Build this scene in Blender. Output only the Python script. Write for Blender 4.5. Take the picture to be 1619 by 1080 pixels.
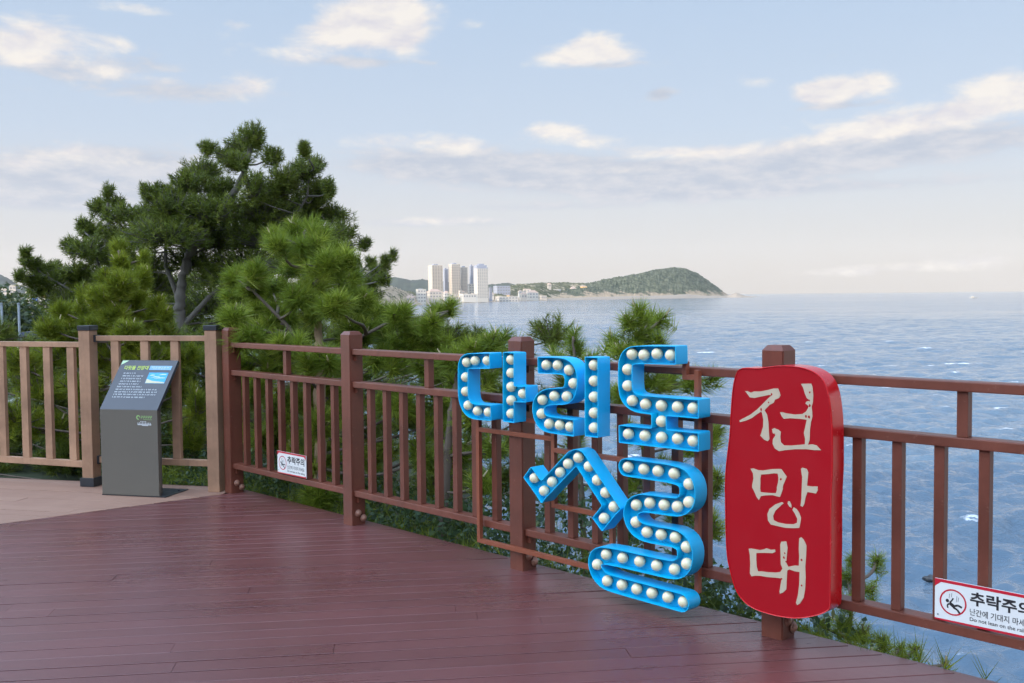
import bpy, bmesh, math, random
import numpy as np
from mathutils import Vector, Matrix
from mathutils.geometry import tessellate_polygon

for _o in list(bpy.data.objects):
    bpy.data.objects.remove(_o)
SC = bpy.context.scene
COL = SC.collection
rng = np.random.default_rng(7)
random.seed(7)
R = math.radians

# ------------------------------------------------------------------ camera, world, sun, exposure
F, PIT, ROLL, HC = 1579.4, 0.046557, -0.0096, 1.44      # focal length in photo pixels, pitch, roll, eye height
cam_d = bpy.data.cameras.new("camera")
cam = bpy.data.objects.new("camera", cam_d)
COL.objects.link(cam)
cam_d.sensor_width = 36.0
cam_d.lens = F / 1619.0 * 36.0
cam_d.clip_start, cam_d.clip_end = 0.1, 60000.0
cam.location = (0, 0, HC)
_right0 = Vector((1, 0, 0)); _fwd = Vector((0, math.cos(PIT), -math.sin(PIT))); _up0 = Vector((0, math.sin(PIT), math.cos(PIT)))
_r = _right0 * math.cos(ROLL) + _up0 * math.sin(ROLL) * 1.0
_u = _up0 * math.cos(ROLL) - _right0 * math.sin(ROLL) * 1.0
_M = Matrix((_r, _u, -_fwd)).transposed()
cam.rotation_euler = _M.to_euler()
SC.camera = cam

SUN_AZ, SUN_EL = -128.0, 13.0          # degrees clockwise from the view direction, and above the horizon
SUN_STRENGTH = 5.0
SKY_STRENGTH = 0.10
SC.view_settings.view_transform = 'Standard'
SC.view_settings.look = 'None'
SC.view_settings.exposure = 0.0
SC.view_settings.gamma = 1.0

_az, _el = R(SUN_AZ), R(SUN_EL)
SDIR = Vector((math.sin(_az) * math.cos(_el), math.cos(_az) * math.cos(_el), math.sin(_el)))
sun_d = bpy.data.lights.new("sun", 'SUN')
sun_d.energy = SUN_STRENGTH; sun_d.angle = R(0.5); sun_d.color = (1.0, 0.86, 0.68)
sun = bpy.data.objects.new("sun", sun_d); COL.objects.link(sun)
sun.rotation_euler = SDIR.to_track_quat('Z', 'Y').to_euler()
sun.location = SDIR * 50


def lin(r, g, b):
    f = lambda c: (c / 255.0) / 12.92 if c <= 10 else (((c / 255.0) + 0.055) / 1.055) ** 2.4
    return (f(r), f(g), f(b))


# ---- pixel rays of the photograph, used to measure real positions on real planes
TH = 0.790942
FD = np.array([math.cos(TH), -math.sin(TH), 0.0])       # along the red railing, towards the near right
FN = np.array([-math.sin(TH), -math.cos(TH), 0.0])      # from the railing towards the deck
FC = np.array([-2.06892, 7.27885, 0.0]) - 0.05 * FD - 0.05 * FN    # centre of the first red post
CAMP = np.array([0, 0, HC])


def ray(px, py):
    X = px - 809.5; Y = py - 540.0
    c, s = math.cos(-ROLL), math.sin(-ROLL)
    X, Y = X * c - Y * s, X * s + Y * c
    X /= F; u = -Y / F
    cp, sp = math.cos(PIT), math.sin(PIT)
    return np.array([X, cp + u * sp, -sp + u * cp])


def onplane(px, py, p0, n):
    r = ray(px, py)
    return CAMP + r * (np.dot(np.array(p0) - CAMP, n) / np.dot(r, n))


def ground(px, py, z=0.0):
    return onplane(px, py, (0, 0, z), np.array([0, 0, 1.0]))


def atdepth(px, py, d):
    r = ray(px, py)
    return CAMP + r * (d / r[1])


def fence_uz(px, py, off):
    P = onplane(px, py, FC + FN * off, FN)
    return float(np.dot(P - FC, FD)), float(P[2])


# ------------------------------------------------------------------ world: Nishita sky with clouds
world = bpy.data.worlds.new("World"); SC.world = world; world.use_nodes = True
wt = world.node_tree; wt.nodes.clear()


class NT:
    def __init__(s, t): s.t = t
    def n(s, typ, **kw):
        nd = s.t.nodes.new(typ)
        for k, v in kw.items(): setattr(nd, k, v)
        return nd
    def link(s, a, b): s.t.links.new(a, b)
    def setin(s, sock, v):
        if hasattr(v, 'is_output') or isinstance(v, bpy.types.NodeSocket): s.link(v, sock)
        else: sock.default_value = v
    def math(s, op, a, b=0.0, c=0.0, clamp=False):
        nd = s.n('ShaderNodeMath', operation=op); nd.use_clamp = clamp
        s.setin(nd.inputs[0], a); s.setin(nd.inputs[1], b); s.setin(nd.inputs[2], c)
        return nd.outputs[0]
    def vmath(s, op, a, b=(0, 0, 0), c=(0, 0, 0)):
        nd = s.n('ShaderNodeVectorMath', operation=op)
        s.setin(nd.inputs[0], a); s.setin(nd.inputs[1], b)
        if op == 'MULTIPLY_ADD': s.setin(nd.inputs[2], c)
        return nd.outputs['Value'] if op in ('DOT_PRODUCT', 'LENGTH') else nd.outputs['Vector']
    def mix(s, f, a, b, blend='MIX'):
        nd = s.n('ShaderNodeMix', data_type='RGBA', blend_type=blend)
        s.setin(nd.inputs[0], f)
        for i, v in ((6, a), (7, b)):
            s.setin(nd.inputs[i], v if not isinstance(v, tuple) or len(v) == 4 else (*v, 1.0))
        return nd.outputs[2]
    def ramp(s, fac, stops, interp='LINEAR'):
        nd = s.n('ShaderNodeValToRGB'); cr = nd.color_ramp; cr.interpolation = interp
        while len(cr.elements) < len(stops): cr.elements.new(0.5)
        for e, (p, c) in zip(cr.elements, stops):
            e.position = p; e.color = (*c, 1.0) if len(c) == 3 else c
        s.setin(nd.inputs[0], fac)
        return nd.outputs[0]
    def smooth(s, x, a, b, lo=0.0, hi=1.0):
        nd = s.n('ShaderNodeMapRange', interpolation_type='SMOOTHSTEP')
        s.setin(nd.inputs[0], x)
        for i, v in enumerate((a, b, lo, hi)): s.setin(nd.inputs[1 + i], v)
        return nd.outputs[0]
    def noise(s, vec, scale, detail=4.0, rough=0.55, dist=0.0, dim='3D'):
        nd = s.n('ShaderNodeTexNoise', noise_dimensions=dim)
        if vec is not None: s.link(vec, nd.inputs['Vector'])
        nd.inputs['Scale'].default_value = scale; nd.inputs['Detail'].default_value = detail
        nd.inputs['Roughness'].default_value = rough; nd.inputs['Distortion'].default_value = dist
        return nd.outputs[0]


def build_world():
    t = NT(wt)
    tc = t.n('ShaderNodeTexCoord').outputs['Generated']
    sep = t.n('ShaderNodeSeparateXYZ'); t.link(tc, sep.inputs[0])
    azm = t.math('ARCTAN2', sep.outputs[0], sep.outputs[1])
    elv = t.math('ARCSINE', sep.outputs[2])
    cmb = t.n('ShaderNodeCombineXYZ'); t.link(azm, cmb.inputs[0]); t.link(elv, cmb.inputs[1])
    v = cmb.outputs[0]
    sky = t.n('ShaderNodeTexSky', sky_type='NISHITA'); sky.sun_disc = False
    sky.sun_elevation = R(SUN_EL); sky.sun_rotation = R(SUN_AZ % 360.0)
    sky.air_density = 1.0; sky.dust_density = 1.5; sky.ozone_density = 1.2
    k = 1.0 / SKY_STRENGTH
    # the pale evening air near the horizon, mixed over the Nishita sky
    sc = lambda c, m=1.0: tuple(x * k * m for x in lin(*c))
    e01 = t.math('DIVIDE', elv, R(90.0), clamp=True)
    air = t.ramp(e01, [(0.0, lin(226, 219, 213)), (0.014, lin(226, 220, 216)), (0.05, lin(222, 224, 230)), (0.10, lin(206, 221, 241)),
                       (0.19, lin(190, 213, 241)), (0.42, lin(178, 204, 238)), (1.0, lin(165, 195, 236))])
    air = t.mix(1.0, air, (k, k, k), 'MULTIPLY')
    # sky brightened towards the low sun, out of view, added to light the foreground
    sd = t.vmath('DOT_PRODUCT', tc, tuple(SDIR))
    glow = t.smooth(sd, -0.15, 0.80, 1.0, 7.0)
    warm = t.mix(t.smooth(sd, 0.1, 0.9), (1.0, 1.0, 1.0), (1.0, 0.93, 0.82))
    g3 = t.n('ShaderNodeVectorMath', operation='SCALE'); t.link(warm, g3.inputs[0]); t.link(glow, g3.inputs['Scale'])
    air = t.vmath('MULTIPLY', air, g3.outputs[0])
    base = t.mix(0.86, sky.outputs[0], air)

    def gauss(lst):
        acc = 0.0
        for (px, py, rx, ry, am) in lst:
            r = ray(px, py); a = math.atan2(r[0], r[1]); e = math.asin(r[2] / np.linalg.norm(r))
            ix, iy = F / rx, F / ry
            q = t.vmath('MULTIPLY_ADD', v, (ix, iy, 0.0), (-a * ix, -e * iy, 0.0))
            g = t.math('POWER', 0.3679, t.vmath('DOT_PRODUCT', q, q))
            acc = t.math('MULTIPLY_ADD', g, am, acc)
        return acc
    white = [(905, 92, 52, 16, 1.1), (940, 72, 40, 22, 1.1), (985, 90, 34, 14, .8), (1285, 148, 40, 18, 1.0), (1345, 138, 66, 20, 1.1), (600, 20, 80, 40, 1.2), (540, 58, 80, 30, 1.0), (640, 48, 40, 30, .8),
             (450, 88, 60, 14, .6), (1600, 145, 90, 26, 1.0), (1500, 178, 110, 18, .95), (1390, 205, 110, 14, .8), (1280, 225, 90, 12, .65), (50, 55, 74, 30, 1.0), (20, 90, 60, 20, .7), (200, 72, 36, 16, .75), (185, 116, 40, 14, .75), (262, 128, 34, 10, .5), (392, 132, 44, 22, .9), (380, 40, 30, 10, .5),
             (25, 258, 62, 18, .8), (130, 238, 80, 14, .6), (240, 260, 60, 12, .5), (600, 222, 70, 16, .75), (730, 232, 80, 20, .8), (870, 208, 70, 16, .85), (940, 226, 60, 12, .7), (1050, 242, 90, 12, .7), (1180, 240, 80, 12, .6), (1000, 270, 120, 8, .5), (650, 350, 80, 9, .55), (760, 348, 60, 8, .5),
             (1200, 130, 40, 10, .5), (225, 15, 60, 9, .55), (1560, 408, 80, 16, .5), (1420, 424, 110, 12, .45), (1300, 432, 80, 8, .35), (760, 42, 30, 8, .4)]
    grey = [(650, 258, 130, 26, .9), (820, 268, 150, 30, .95), (1000, 280, 200, 26, .95), (1200, 268, 200, 22, .9), (1120, 305, 170, 14, .85), (1500, 222, 190, 26, 1.0), (1340, 240, 120, 16, .8), (90, 275, 170, 34, 1.0), (230, 268, 130, 34, .9),
            (290, 146, 130, 16, .8), (230, 100, 60, 18, .55), (90, 105, 80, 22, .8), (690, 352, 150, 10, .7), (150, 325, 240, 14, .7), (1043, 149, 26, 10, 1.1), (1330, 166, 70, 9, .8), (560, 98, 110, 10, .75), (950, 103, 70, 7, .7), (420, 318, 200, 10, .4), (860, 328, 200, 8, .5), (1450, 290, 220, 10, .5)]
    W = gauss(white); G = gauss(grey)
    vs = t.vmath('MULTIPLY', v, (1.0, 2.2, 1.0))
    n1 = t.noise(vs, 16.0, 7.0, 0.6, 0.25)
    n2 = t.noise(t.vmath('MULTIPLY_ADD', v, (1.0, 3.0, 1.0), (3.1, 0.7, 0.0)), 26.0, 5.0, 0.6)
    n3 = t.noise(t.vmath('MULTIPLY_ADD', v, (1.0, 2.2, 1.0), (0.006, -0.026, 0.0)), 16.0, 7.0, 0.6, 0.25)
    # clouds elsewhere round the sky, for the light and the reflections
    els = t.smooth(t.math('ABSOLUTE', azm), R(32), R(60))
    W = t.math('MULTIPLY_ADD', els, t.smooth(t.noise(v, 3.0, 3.0), 0.40, 0.70, 0.0, 0.75), W)
    dW = t.smooth(t.math('MULTIPLY_ADD', t.math('SUBTRACT', n1, 0.5), 1.9, W), 0.26, 1.05)
    dG = t.smooth(t.math('MULTIPLY_ADD', t.math('SUBTRACT', n2, 0.5), 1.5, G), 0.20, 0.90)
    lit = t.math('MULTIPLY_ADD', t.math('SUBTRACT', n1, n3), 2.6, 0.66, clamp=True)
    c1 = t.mix(t.math('MULTIPLY', dG, 0.9), base, t.mix(t.smooth(n2, 0.3, 0.7), sc((188, 197, 213)), sc((216, 217, 224))))
    wc = t.mix(lit, sc((218, 215, 224)), sc((250, 243, 235)))
    c2 = t.mix(t.math('MULTIPLY', dW, 0.90), c1, wc)
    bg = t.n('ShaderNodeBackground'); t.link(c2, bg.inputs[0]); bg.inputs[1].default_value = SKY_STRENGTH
    out = t.n('ShaderNodeOutputWorld'); t.link(bg.outputs[0], out.inputs[0])


build_world()


# ------------------------------------------------------------------ materials
def newmat(name):
    m = bpy.data.materials.new(name); m.use_nodes = True
    nt = m.node_tree; nt.nodes.clear()
    t = NT(nt)
    out = t.n('ShaderNodeOutputMaterial'); b = t.n('ShaderNodeBsdfPrincipled')
    t.link(b.outputs[0], out.inputs[0])
    return m, t, b, out


def objco(t): return t.n('ShaderNodeTexCoord').outputs['Object']


def simple(name, col, rough=0.5, var=0.12, scale=6.0, bump=0.0, bscale=60.0, metal=0.0, spec=0.5, coat=0.0, stretch=(1, 1, 1)):
    m, t, b, _ = newmat(name)
    co = t.vmath('MULTIPLY', objco(t), stretch)
    n = t.noise(co, scale, 5.0, 0.6)
    c = t.mix(n, tuple(x * (1 - var) for x in col), tuple(min(1, x * (1 + var)) for x in col))
    t.link(c, b.inputs['Base Color'])
    b.inputs['Roughness'].default_value = rough; b.inputs['Metallic'].default_value = metal
    b.inputs['Specular IOR Level'].default_value = spec
    b.inputs['Coat Weight'].default_value = coat; b.inputs['Coat Roughness'].default_value = 0.15
    rr = t.math('MULTIPLY_ADD', t.noise(co, scale * 3, 3.0), 0.3, rough - 0.15, clamp=True)
    t.link(rr, b.inputs['Roughness'])
    if bump:
        bp = t.n('ShaderNodeBump'); bp.inputs['Strength'].default_value = bump; bp.inputs['Distance'].default_value = 0.002
        t.link(t.noise(co, bscale, 4.0), bp.inputs['Height']); t.link(bp.outputs[0], b.inputs['Normal'])
    return m


def painted_wood(name, col, worn, rough=0.38):
    m, t, b, _ = newmat(name)
    oc = objco(t)
    big = t.noise(oc, 2.5, 5.0, 0.65)
    fine = t.noise(t.vmath('MULTIPLY', oc, (30, 30, 3)), 4.0, 4.0, 0.6)
    c = t.mix(t.smooth(big, .3, .7), tuple(x * .72 for x in col), tuple(x * 1.22 for x in col))
    st = t.smooth(t.noise(t.vmath('MULTIPLY', oc, (26, 26, 1.6)), 1.0, 5.0, 0.7), .5, .8)
    c = t.mix(t.math('MULTIPLY', st, .35), c, tuple(x * .45 for x in col))
    sp = t.smooth(t.noise(oc, 38.0, 6.0, 0.7), 0.62, 0.72)
    c = t.mix(t.math('MULTIPLY', sp, 0.55), c, worn)
    t.link(c, b.inputs['Base Color'])
    t.link(t.math('MULTIPLY_ADD', big, 0.3, rough - 0.15), b.inputs['Roughness'])
    bp = t.n('ShaderNodeBump'); bp.inputs['Strength'].default_value = 0.25; bp.inputs['Distance'].default_value = 0.003
    t.link(fine, bp.inputs['Height']); t.link(bp.outputs[0], b.inputs['Normal'])
    return m


def deck_mat(name, c0, c1, ang, rough, spec, groove):
    m, t, b, _ = newmat(name)
    oc = objco(t)
    rot = t.n('ShaderNodeVectorRotate', rotation_type='Z_AXIS'); t.link(oc, rot.inputs[0]); rot.inputs['Angle'].default_value = -ang
    v = rot.outputs[0]
    att = t.n('ShaderNodeAttribute', attribute_name='tone').outputs['Fac']
    streak = t.noise(t.vmath('MULTIPLY', v, (1.2, 22.0, 1.0)), 3.0, 5.0, 0.65)
    patch = t.noise(oc, 0.9, 5.0, 0.6)
    f = t.math('MULTIPLY_ADD', att, 0.14, t.math('MULTIPLY_ADD', streak, 0.5, t.math('MULTIPLY', patch, 0.5)))
    c = t.mix(t.smooth(f, 0.3, 0.95), c0, c1)
    dirt = t.smooth(t.noise(oc, 26.0, 6.0, 0.75), 0.68, 0.78)
    c = t.mix(t.math('MULTIPLY', dirt, 0.25), c, (0.30, 0.24, 0.24))
    t.link(c, b.inputs['Base Color'])
    t.link(t.math('MULTIPLY_ADD', patch, 0.35, t.math('MULTIPLY_ADD', streak, 0.16, rough - 0.25)), b.inputs['Roughness'])
    b.inputs['Specular IOR Level'].default_value = spec
    wv = t.n('ShaderNodeTexWave', wave_type='BANDS', bands_direction='Y'); t.link(v, wv.inputs[0])
    wv.inputs['Scale'].default_value = groove; wv.inputs['Distortion'].default_value = 0.15
    h = t.math('MULTIPLY_ADD', wv.outputs['Fac'], 0.5, t.math('MULTIPLY', t.noise(t.vmath('MULTIPLY', v, (2.0, 60.0, 1.0)), 4.0, 5.0, 0.7), 0.9))
    bp = t.n('ShaderNodeBump'); bp.inputs['Strength'].default_value = 0.28; bp.inputs['Distance'].default_value = 0.002
    t.link(h, bp.inputs['Height']); t.link(bp.outputs[0], b.inputs['Normal'])
    return m


def leaf_mat(name, stops, trans=0.3, rough=0.5, spec=0.35):
    m, t, b, out = newmat(name)
    att = t.n('ShaderNodeAttribute', attribute_name='tone').outputs['Fac']
    c = t.ramp(att, stops)
    t.link(c, b.inputs['Base Color']); b.inputs['Roughness'].default_value = rough; b.inputs['Specular IOR Level'].default_value = spec
    tr = t.n('ShaderNodeBsdfTranslucent'); t.link(t.mix(0.35, c, (0.30, 0.36, 0.02)), tr.inputs[0])
    mx = t.n('ShaderNodeMixShader'); mx.inputs[0].default_value = trans
    t.link(b.outputs[0], mx.inputs[1]); t.link(tr.outputs[0], mx.inputs[2]); t.link(mx.outputs[0], out.inputs[0])
    return m


M = {}
M['maroon'] = painted_wood('maroon_paint', (0.150, 0.040, 0.023), (0.30, 0.15, 0.11), 0.42)
M['brown'] = painted_wood('brown_timber', (0.40, 0.222, 0.135), (0.48, 0.31, 0.22), 0.55)
M['blackmetal'] = simple('black_metal', (0.035, 0.037, 0.042), 0.4, 0.2, 8, 0.1)
M['bolt'] = simple('bolt_head', (0.33, 0.16, 0.11), 0.45, 0.25, 30)
M['rust'] = simple('red_oxide_paint', (0.25, 0.065, 0.03), 0.45, 0.3, 14, 0.2)
M['blue'] = simple('blue_enamel', (0.0, 0.47, 0.84), 0.42, 0.16, 7, 0.15, 30)
M['bulb'] = simple('opal_bulb', (0.86, 0.75, 0.50), 0.25, 0.05, 9)
M['socket'] = simple('bulb_socket', (0.02, 0.06, 0.12), 0.5)
M['signred'] = simple('red_enamel', (0.38, 0.003, 0.010), 0.38, 0.05, 3, 0.0, 12, spec=0.3)
M['signside'] = simple('red_gloss_side', (0.60, 0.006, 0.012), 0.24, 0.12, 5, 0.3, 9, coat=0.15)
M['cream'] = simple('cream_vinyl', (0.54, 0.43, 0.31), 0.55, 0.12, 20)
M['white'] = simple('white_panel', (0.76, 0.75, 0.73), 0.4, 0.06, 12)
M['warnred'] = simple('warning_red', (0.55, 0.01, 0.03), 0.4, 0.08, 12)
M['ink'] = simple('black_ink', (0.015, 0.014, 0.018), 0.5)
M['stand'] = simple('grey_coated_steel', (0.150, 0.132, 0.108), 0.42, 0.07, 5, 0.05)
M['standface'] = simple('slate_print', (0.062, 0.064, 0.078), 0.42, 0.05, 5)
M['standink'] = simple('pale_ink', (0.72, 0.74, 0.76), 0.5)
M['limeink'] = simple('lime_ink', (0.50, 0.62, 0.09), 0.5)
M['greenink'] = simple('green_ink', (0.34, 0.58, 0.20), 0.5)
M['palegreen'] = simple('pale_green_ink', (0.50, 0.70, 0.42), 0.5)
M['skyink'] = simple('pale_blue_ink', (0.22, 0.42, 0.62), 0.5)
M['seaink'] = simple('sea_print', (0.03, 0.36, 0.66), 0.4, 0.5, 60)
M['sandink'] = simple('sand_print', (0.60, 0.55, 0.36), 0.4, 0.3, 60)
M['bark'] = simple('pine_bark', (0.14, 0.105, 0.08), 0.85, 0.45, 9, 0.9, 40, stretch=(1, 1, .3))
M['barktan'] = simple('tan_pine_bark', (0.36, 0.24, 0.145), 0.85, 0.3, 9, 0.8, 40, stretch=(1, 1, .3))
M['greybark'] = simple('grey_bark', (0.12, 0.105, 0.09), 0.85, 0.4, 9, 0.8, 30, stretch=(1, 1, .3))
M['bud'] = simple('pine_candle', (0.50, 0.40, 0.24), 0.7, 0.2, 40)
M['pine_dark'] = leaf_mat('dark_needles', [(0.0, (0.045, 0.066, 0.010)), (0.45, (0.122, 0.160, 0.022)), (0.8, (0.21, 0.245, 0.038)), (1.0, (0.24, 0.23, 0.05))], 0.25)
M['pine_bright'] = leaf_mat('bright_needles', [(0.0, (0.060, 0.100, 0.013)), (0.5, (0.215, 0.290, 0.032)), (0.85, (0.39, 0.44, 0.06)), (0.97, (0.40, 0.42, 0.09)), (1.0, (0.34, 0.28, 0.09))], 0.35)
M['pine_olive'] = leaf_mat('olive_needles', [(0.0, (0.090, 0.125, 0.012)), (0.5, (0.215, 0.260, 0.022)), (0.85, (0.34, 0.36, 0.038)), (0.97, (0.40, 0.38, 0.06)), (1.0, (0.32, 0.22, 0.07))], 0.35)
M['leaf'] = leaf_mat('shrub_leaves', [(0.0, (0.020, 0.042, 0.028)), (0.5, (0.042, 0.080, 0.036)), (0.85, (0.085, 0.13, 0.04)), (1.0, (0.22, 0.20, 0.07))], 0.25)
M['broad'] = leaf_mat('broad_leaves', [(0.0, (0.02, 0.035, 0.02)), (0.5, (0.04, 0.065, 0.03)), (1.0, (0.09, 0.11, 0.05))], 0.2)


def soil_mat():
    m, t, b, _ = newmat('hillside_soil')
    oc = objco(t)
    n = t.noise(oc, 0.6, 8.0, 0.65)
    c = t.ramp(n, [(0.3, (0.022, 0.034, 0.014)), (0.5, (0.045, 0.058, 0.022)), (0.62, (0.085, 0.07, 0.045)), (0.8, (0.15, 0.13, 0.10))])
    t.link(c, b.inputs['Base Color']); b.inputs['Roughness'].default_value = 0.95
    bp = t.n('ShaderNodeBump'); bp.inputs['Strength'].default_value = 0.8; bp.inputs['Distance'].default_value = 0.05
    t.link(t.noise(oc, 8.0, 6.0), bp.inputs['Height']); t.link(bp.outputs[0], b.inputs['Normal'])
    return m


M['soil'] = soil_mat()


def far_land_mat(name, g0, g1, rock, rock_h, rock_cov, sc):
    m, t, b, _ = newmat(name)
    oc = t.n('ShaderNodeNewGeometry').outputs['Position']
    n = t.noise(oc, sc, 8.0, 0.7)
    c = t.mix(t.smooth(n, 0.38, 0.62), g0, g1)
    z = t.n('ShaderNodeSeparateXYZ'); t.link(oc, z.inputs[0])
    hh = t.math('MULTIPLY_ADD', t.math('SUBTRACT', t.noise(oc, sc * 0.35, 5.0, 0.6), 0.5), rock_h * 5.0, z.outputs[2])
    low = t.smooth(hh, rock_h * 0.6 - 16, rock_h * 1.3 - 16, 1.0, 0.0)
    pt = t.smooth(t.noise(oc, sc * 0.5, 6.0, 0.7), 1.0 - rock_cov, 1.06 - rock_cov)
    c = t.mix(t.math('MAXIMUM', low, t.math('MULTIPLY', pt, 0.8)), c, t.mix(n, tuple(x * .6 for x in rock), tuple(x * 1.25 for x in rock)))
    t.link(c, b.inputs['Base Color']); b.inputs['Roughness'].default_value = 0.95; b.inputs['Specular IOR Level'].default_value = 0.1
    return m


M['hill'] = far_land_mat('forested_headland', (0.050, 0.062, 0.044), (0.150, 0.152, 0.095), (0.42, 0.31, 0.21), 19.0, 0.36, 0.05)
M['lowland'] = far_land_mat('coastal_lowland', (0.060, 0.072, 0.036), (0.20, 0.175, 0.10), (0.50, 0.38, 0.27), 12.0, 0.45, 0.05)
M['scrub'] = far_land_mat('scrubby_slope', (0.075, 0.080, 0.040), (0.27, 0.22, 0.13), (0.50, 0.38, 0.27), 10.0, 0.55, 0.06)
M['mount'] = far_land_mat('distant_mountain', (0.02, 0.035, 0.03), (0.05, 0.065, 0.045), (0.05, 0.06, 0.05), 1.0, 0.02, 0.01)
M['rock'] = simple('shore_rock', (0.33, 0.26, 0.20), 0.9, 0.5, 0.3, 0.8, 2.0)
M['darkrock'] = simple('wet_rock', (0.045, 0.045, 0.05), 0.4, 0.4, 2.0, 0.8, 6.0)


def sea_mat():
    m, t, b, out = newmat('sea_water')
    pos = t.n('ShaderNodeNewGeometry').outputs['Position']
    b.inputs['Base Color'].default_value = (0.098, 0.155, 0.215, 1)
    b.inputs['IOR'].default_value = 1.55; b.inputs['Specular IOR Level'].default_value = 0.5
    rad = t.vmath('LENGTH', pos)
    st = t.vmath('MULTIPLY', pos, (0.75, 1.25, 1.0))
    w1 = t.noise(st, 0.55, 5.0, 0.62, 0.6)
    w2 = t.noise(st, 2.6, 4.0, 0.6, 0.4)
    swell = t.noise(t.vmath('MULTIPLY', pos, (0.5, 1.5, 1.0)), 0.055, 3.0, 0.5)
    h = t.math('MULTIPLY_ADD', w1, 1.0, t.math('MULTIPLY', w2, 0.30))
    h = t.math('MULTIPLY_ADD', swell, 3.0, h)
    bp = t.n('ShaderNodeBump'); bp.inputs['Distance'].default_value = 0.55
    gust = t.smooth(t.noise(t.vmath('MULTIPLY', pos, (0.35, 1.6, 1.0)), 0.012, 5.0, 0.65, 0.5), 0.35, 0.65, 0.35, 1.5)
    t.link(t.math('MULTIPLY', gust, t.smooth(rad, 50, 900, 0.75, 0.62)), bp.inputs['Strength'])
    t.link(h, bp.inputs['Height'])
    t.link(bp.outputs[0], b.inputs['Normal'])
    t.link(t.smooth(rad, 50, 1500, 0.03, 0.10), b.inputs['Roughness'])
    # broken foam on the crests
    att = t.n('ShaderNodeAttribute', attribute_name='crest').outputs['Fac']
    gst = t.math('SUBTRACT', t.noise(pos, 0.018, 4.0, 0.6), 0.5)
    fo = t.math('MULTIPLY_ADD', t.math('SUBTRACT', t.noise(st, 1.1, 7.0, 0.75, 0.8), 0.5), 1.5, t.math('MULTIPLY_ADD', gst, 1.6, att))
    fm = t.smooth(fo, 0.60, 0.84)
    df = t.n('ShaderNodeBsdfDiffuse'); df.inputs[0].default_value = (0.78, 0.80, 0.84, 1)
    mx = t.n('ShaderNodeMixShader'); t.link(fm, mx.inputs[0]); t.link(b.outputs[0], mx.inputs[1]); t.link(df.outputs[0], mx.inputs[2])
    t.link(mx.outputs[0], out.inputs[0])
    return m


M['sea'] = sea_mat()
M['deck'] = deck_mat('maroon_deck_boards', (0.116, 0.034, 0.031), (0.192, 0.061, 0.057), R(7.0), 0.30, 0.8, 28.0)
M['deckbrown'] = deck_mat('brown_deck_boards', (0.28, 0.152, 0.108), (0.42, 0.25, 0.18), R(-14.0), 0.62, 0.3, 28.0)
M['dark'] = simple('subfloor_shade', (0.012, 0.010, 0.010), 0.9)
M['bwhite'] = simple('white_render', (0.50, 0.45, 0.39), 0.7, 0.05, 0.1)
M['bcream'] = simple('cream_render', (0.45, 0.385, 0.32), 0.7, 0.05, 0.1)
M['bgrey'] = simple('grey_render', (0.27, 0.28, 0.33), 0.7, 0.08, 0.1)
M['broof'] = simple('roof_tiles', (0.42, 0.30, 0.24), 0.8, 0.2, 0.3)
M['bglass'] = simple('window_glass', (0.20, 0.19, 0.19), 0.35, 0.3, 0.2)
M['bblue'] = simple('blue_facade', (0.06, 0.16, 0.55), 0.5)
M['borange'] = simple('orange_facade', (0.72, 0.40, 0.12), 0.6)
M['navy'] = simple('navy_canvas', (0.012, 0.017, 0.05), 0.6)
M['pole'] = simple('galvanised_steel', (0.22, 0.24, 0.26), 0.5)
M['log'] = simple('weathered_log', (0.40, 0.40, 0.40), 0.8, 0.3, 5, 0.6, 20, stretch=(.3, 1, 1))


# ------------------------------------------------------------------ object helpers
def put(o, parent=None):
    COL.objects.link(o)
    if parent is not None: o.parent = parent
    return o


def tag(o, label=None, cat=None, group=None, kind=None):
    if label: o['label'] = label
    if cat: o['category'] = cat
    if group: o['group'] = group
    if kind: o['kind'] = kind
    return o


def thing(name, label, cat, loc=(0, 0, 0), rz=0.0, group=None):
    e = bpy.data.objects.new(name, None); e.empty_display_size = 0.2
    put(e); e.location = tuple(float(x) for x in loc); e.rotation_euler = (0, 0, rz)
    return tag(e, label, cat, group)


def np_mesh(name, V, Fc, mats, attrs=None, smooth=False, midx=None):
    me = bpy.data.meshes.new(name)
    V = np.asarray(V, np.float32); Fc = np.asarray(Fc, np.int32)
    nf, k = Fc.shape
    me.vertices.add(len(V)); me.vertices.foreach_set('co', V.ravel())
    me.loops.add(nf * k); me.loops.foreach_set('vertex_index', Fc.ravel())
    me.polygons.add(nf); me.polygons.foreach_set('loop_start', np.arange(0, nf * k, k, dtype=np.int32))
    me.polygons.foreach_set('loop_total', np.full(nf, k, np.int32))
    if smooth: me.polygons.foreach_set('use_smooth', np.ones(nf, bool))
    for m in (mats if isinstance(mats, (list, tuple)) else [mats]): me.materials.append(m)
    if midx is not None: me.polygons.foreach_set('material_index', np.asarray(midx, np.int32))
    for an, av in (attrs or {}).items():
        a = me.attributes.new(an, 'FLOAT', 'POINT'); a.data.foreach_set('value', np.asarray(av, np.float32))
    me.update(calc_edges=True)
    return me


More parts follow.
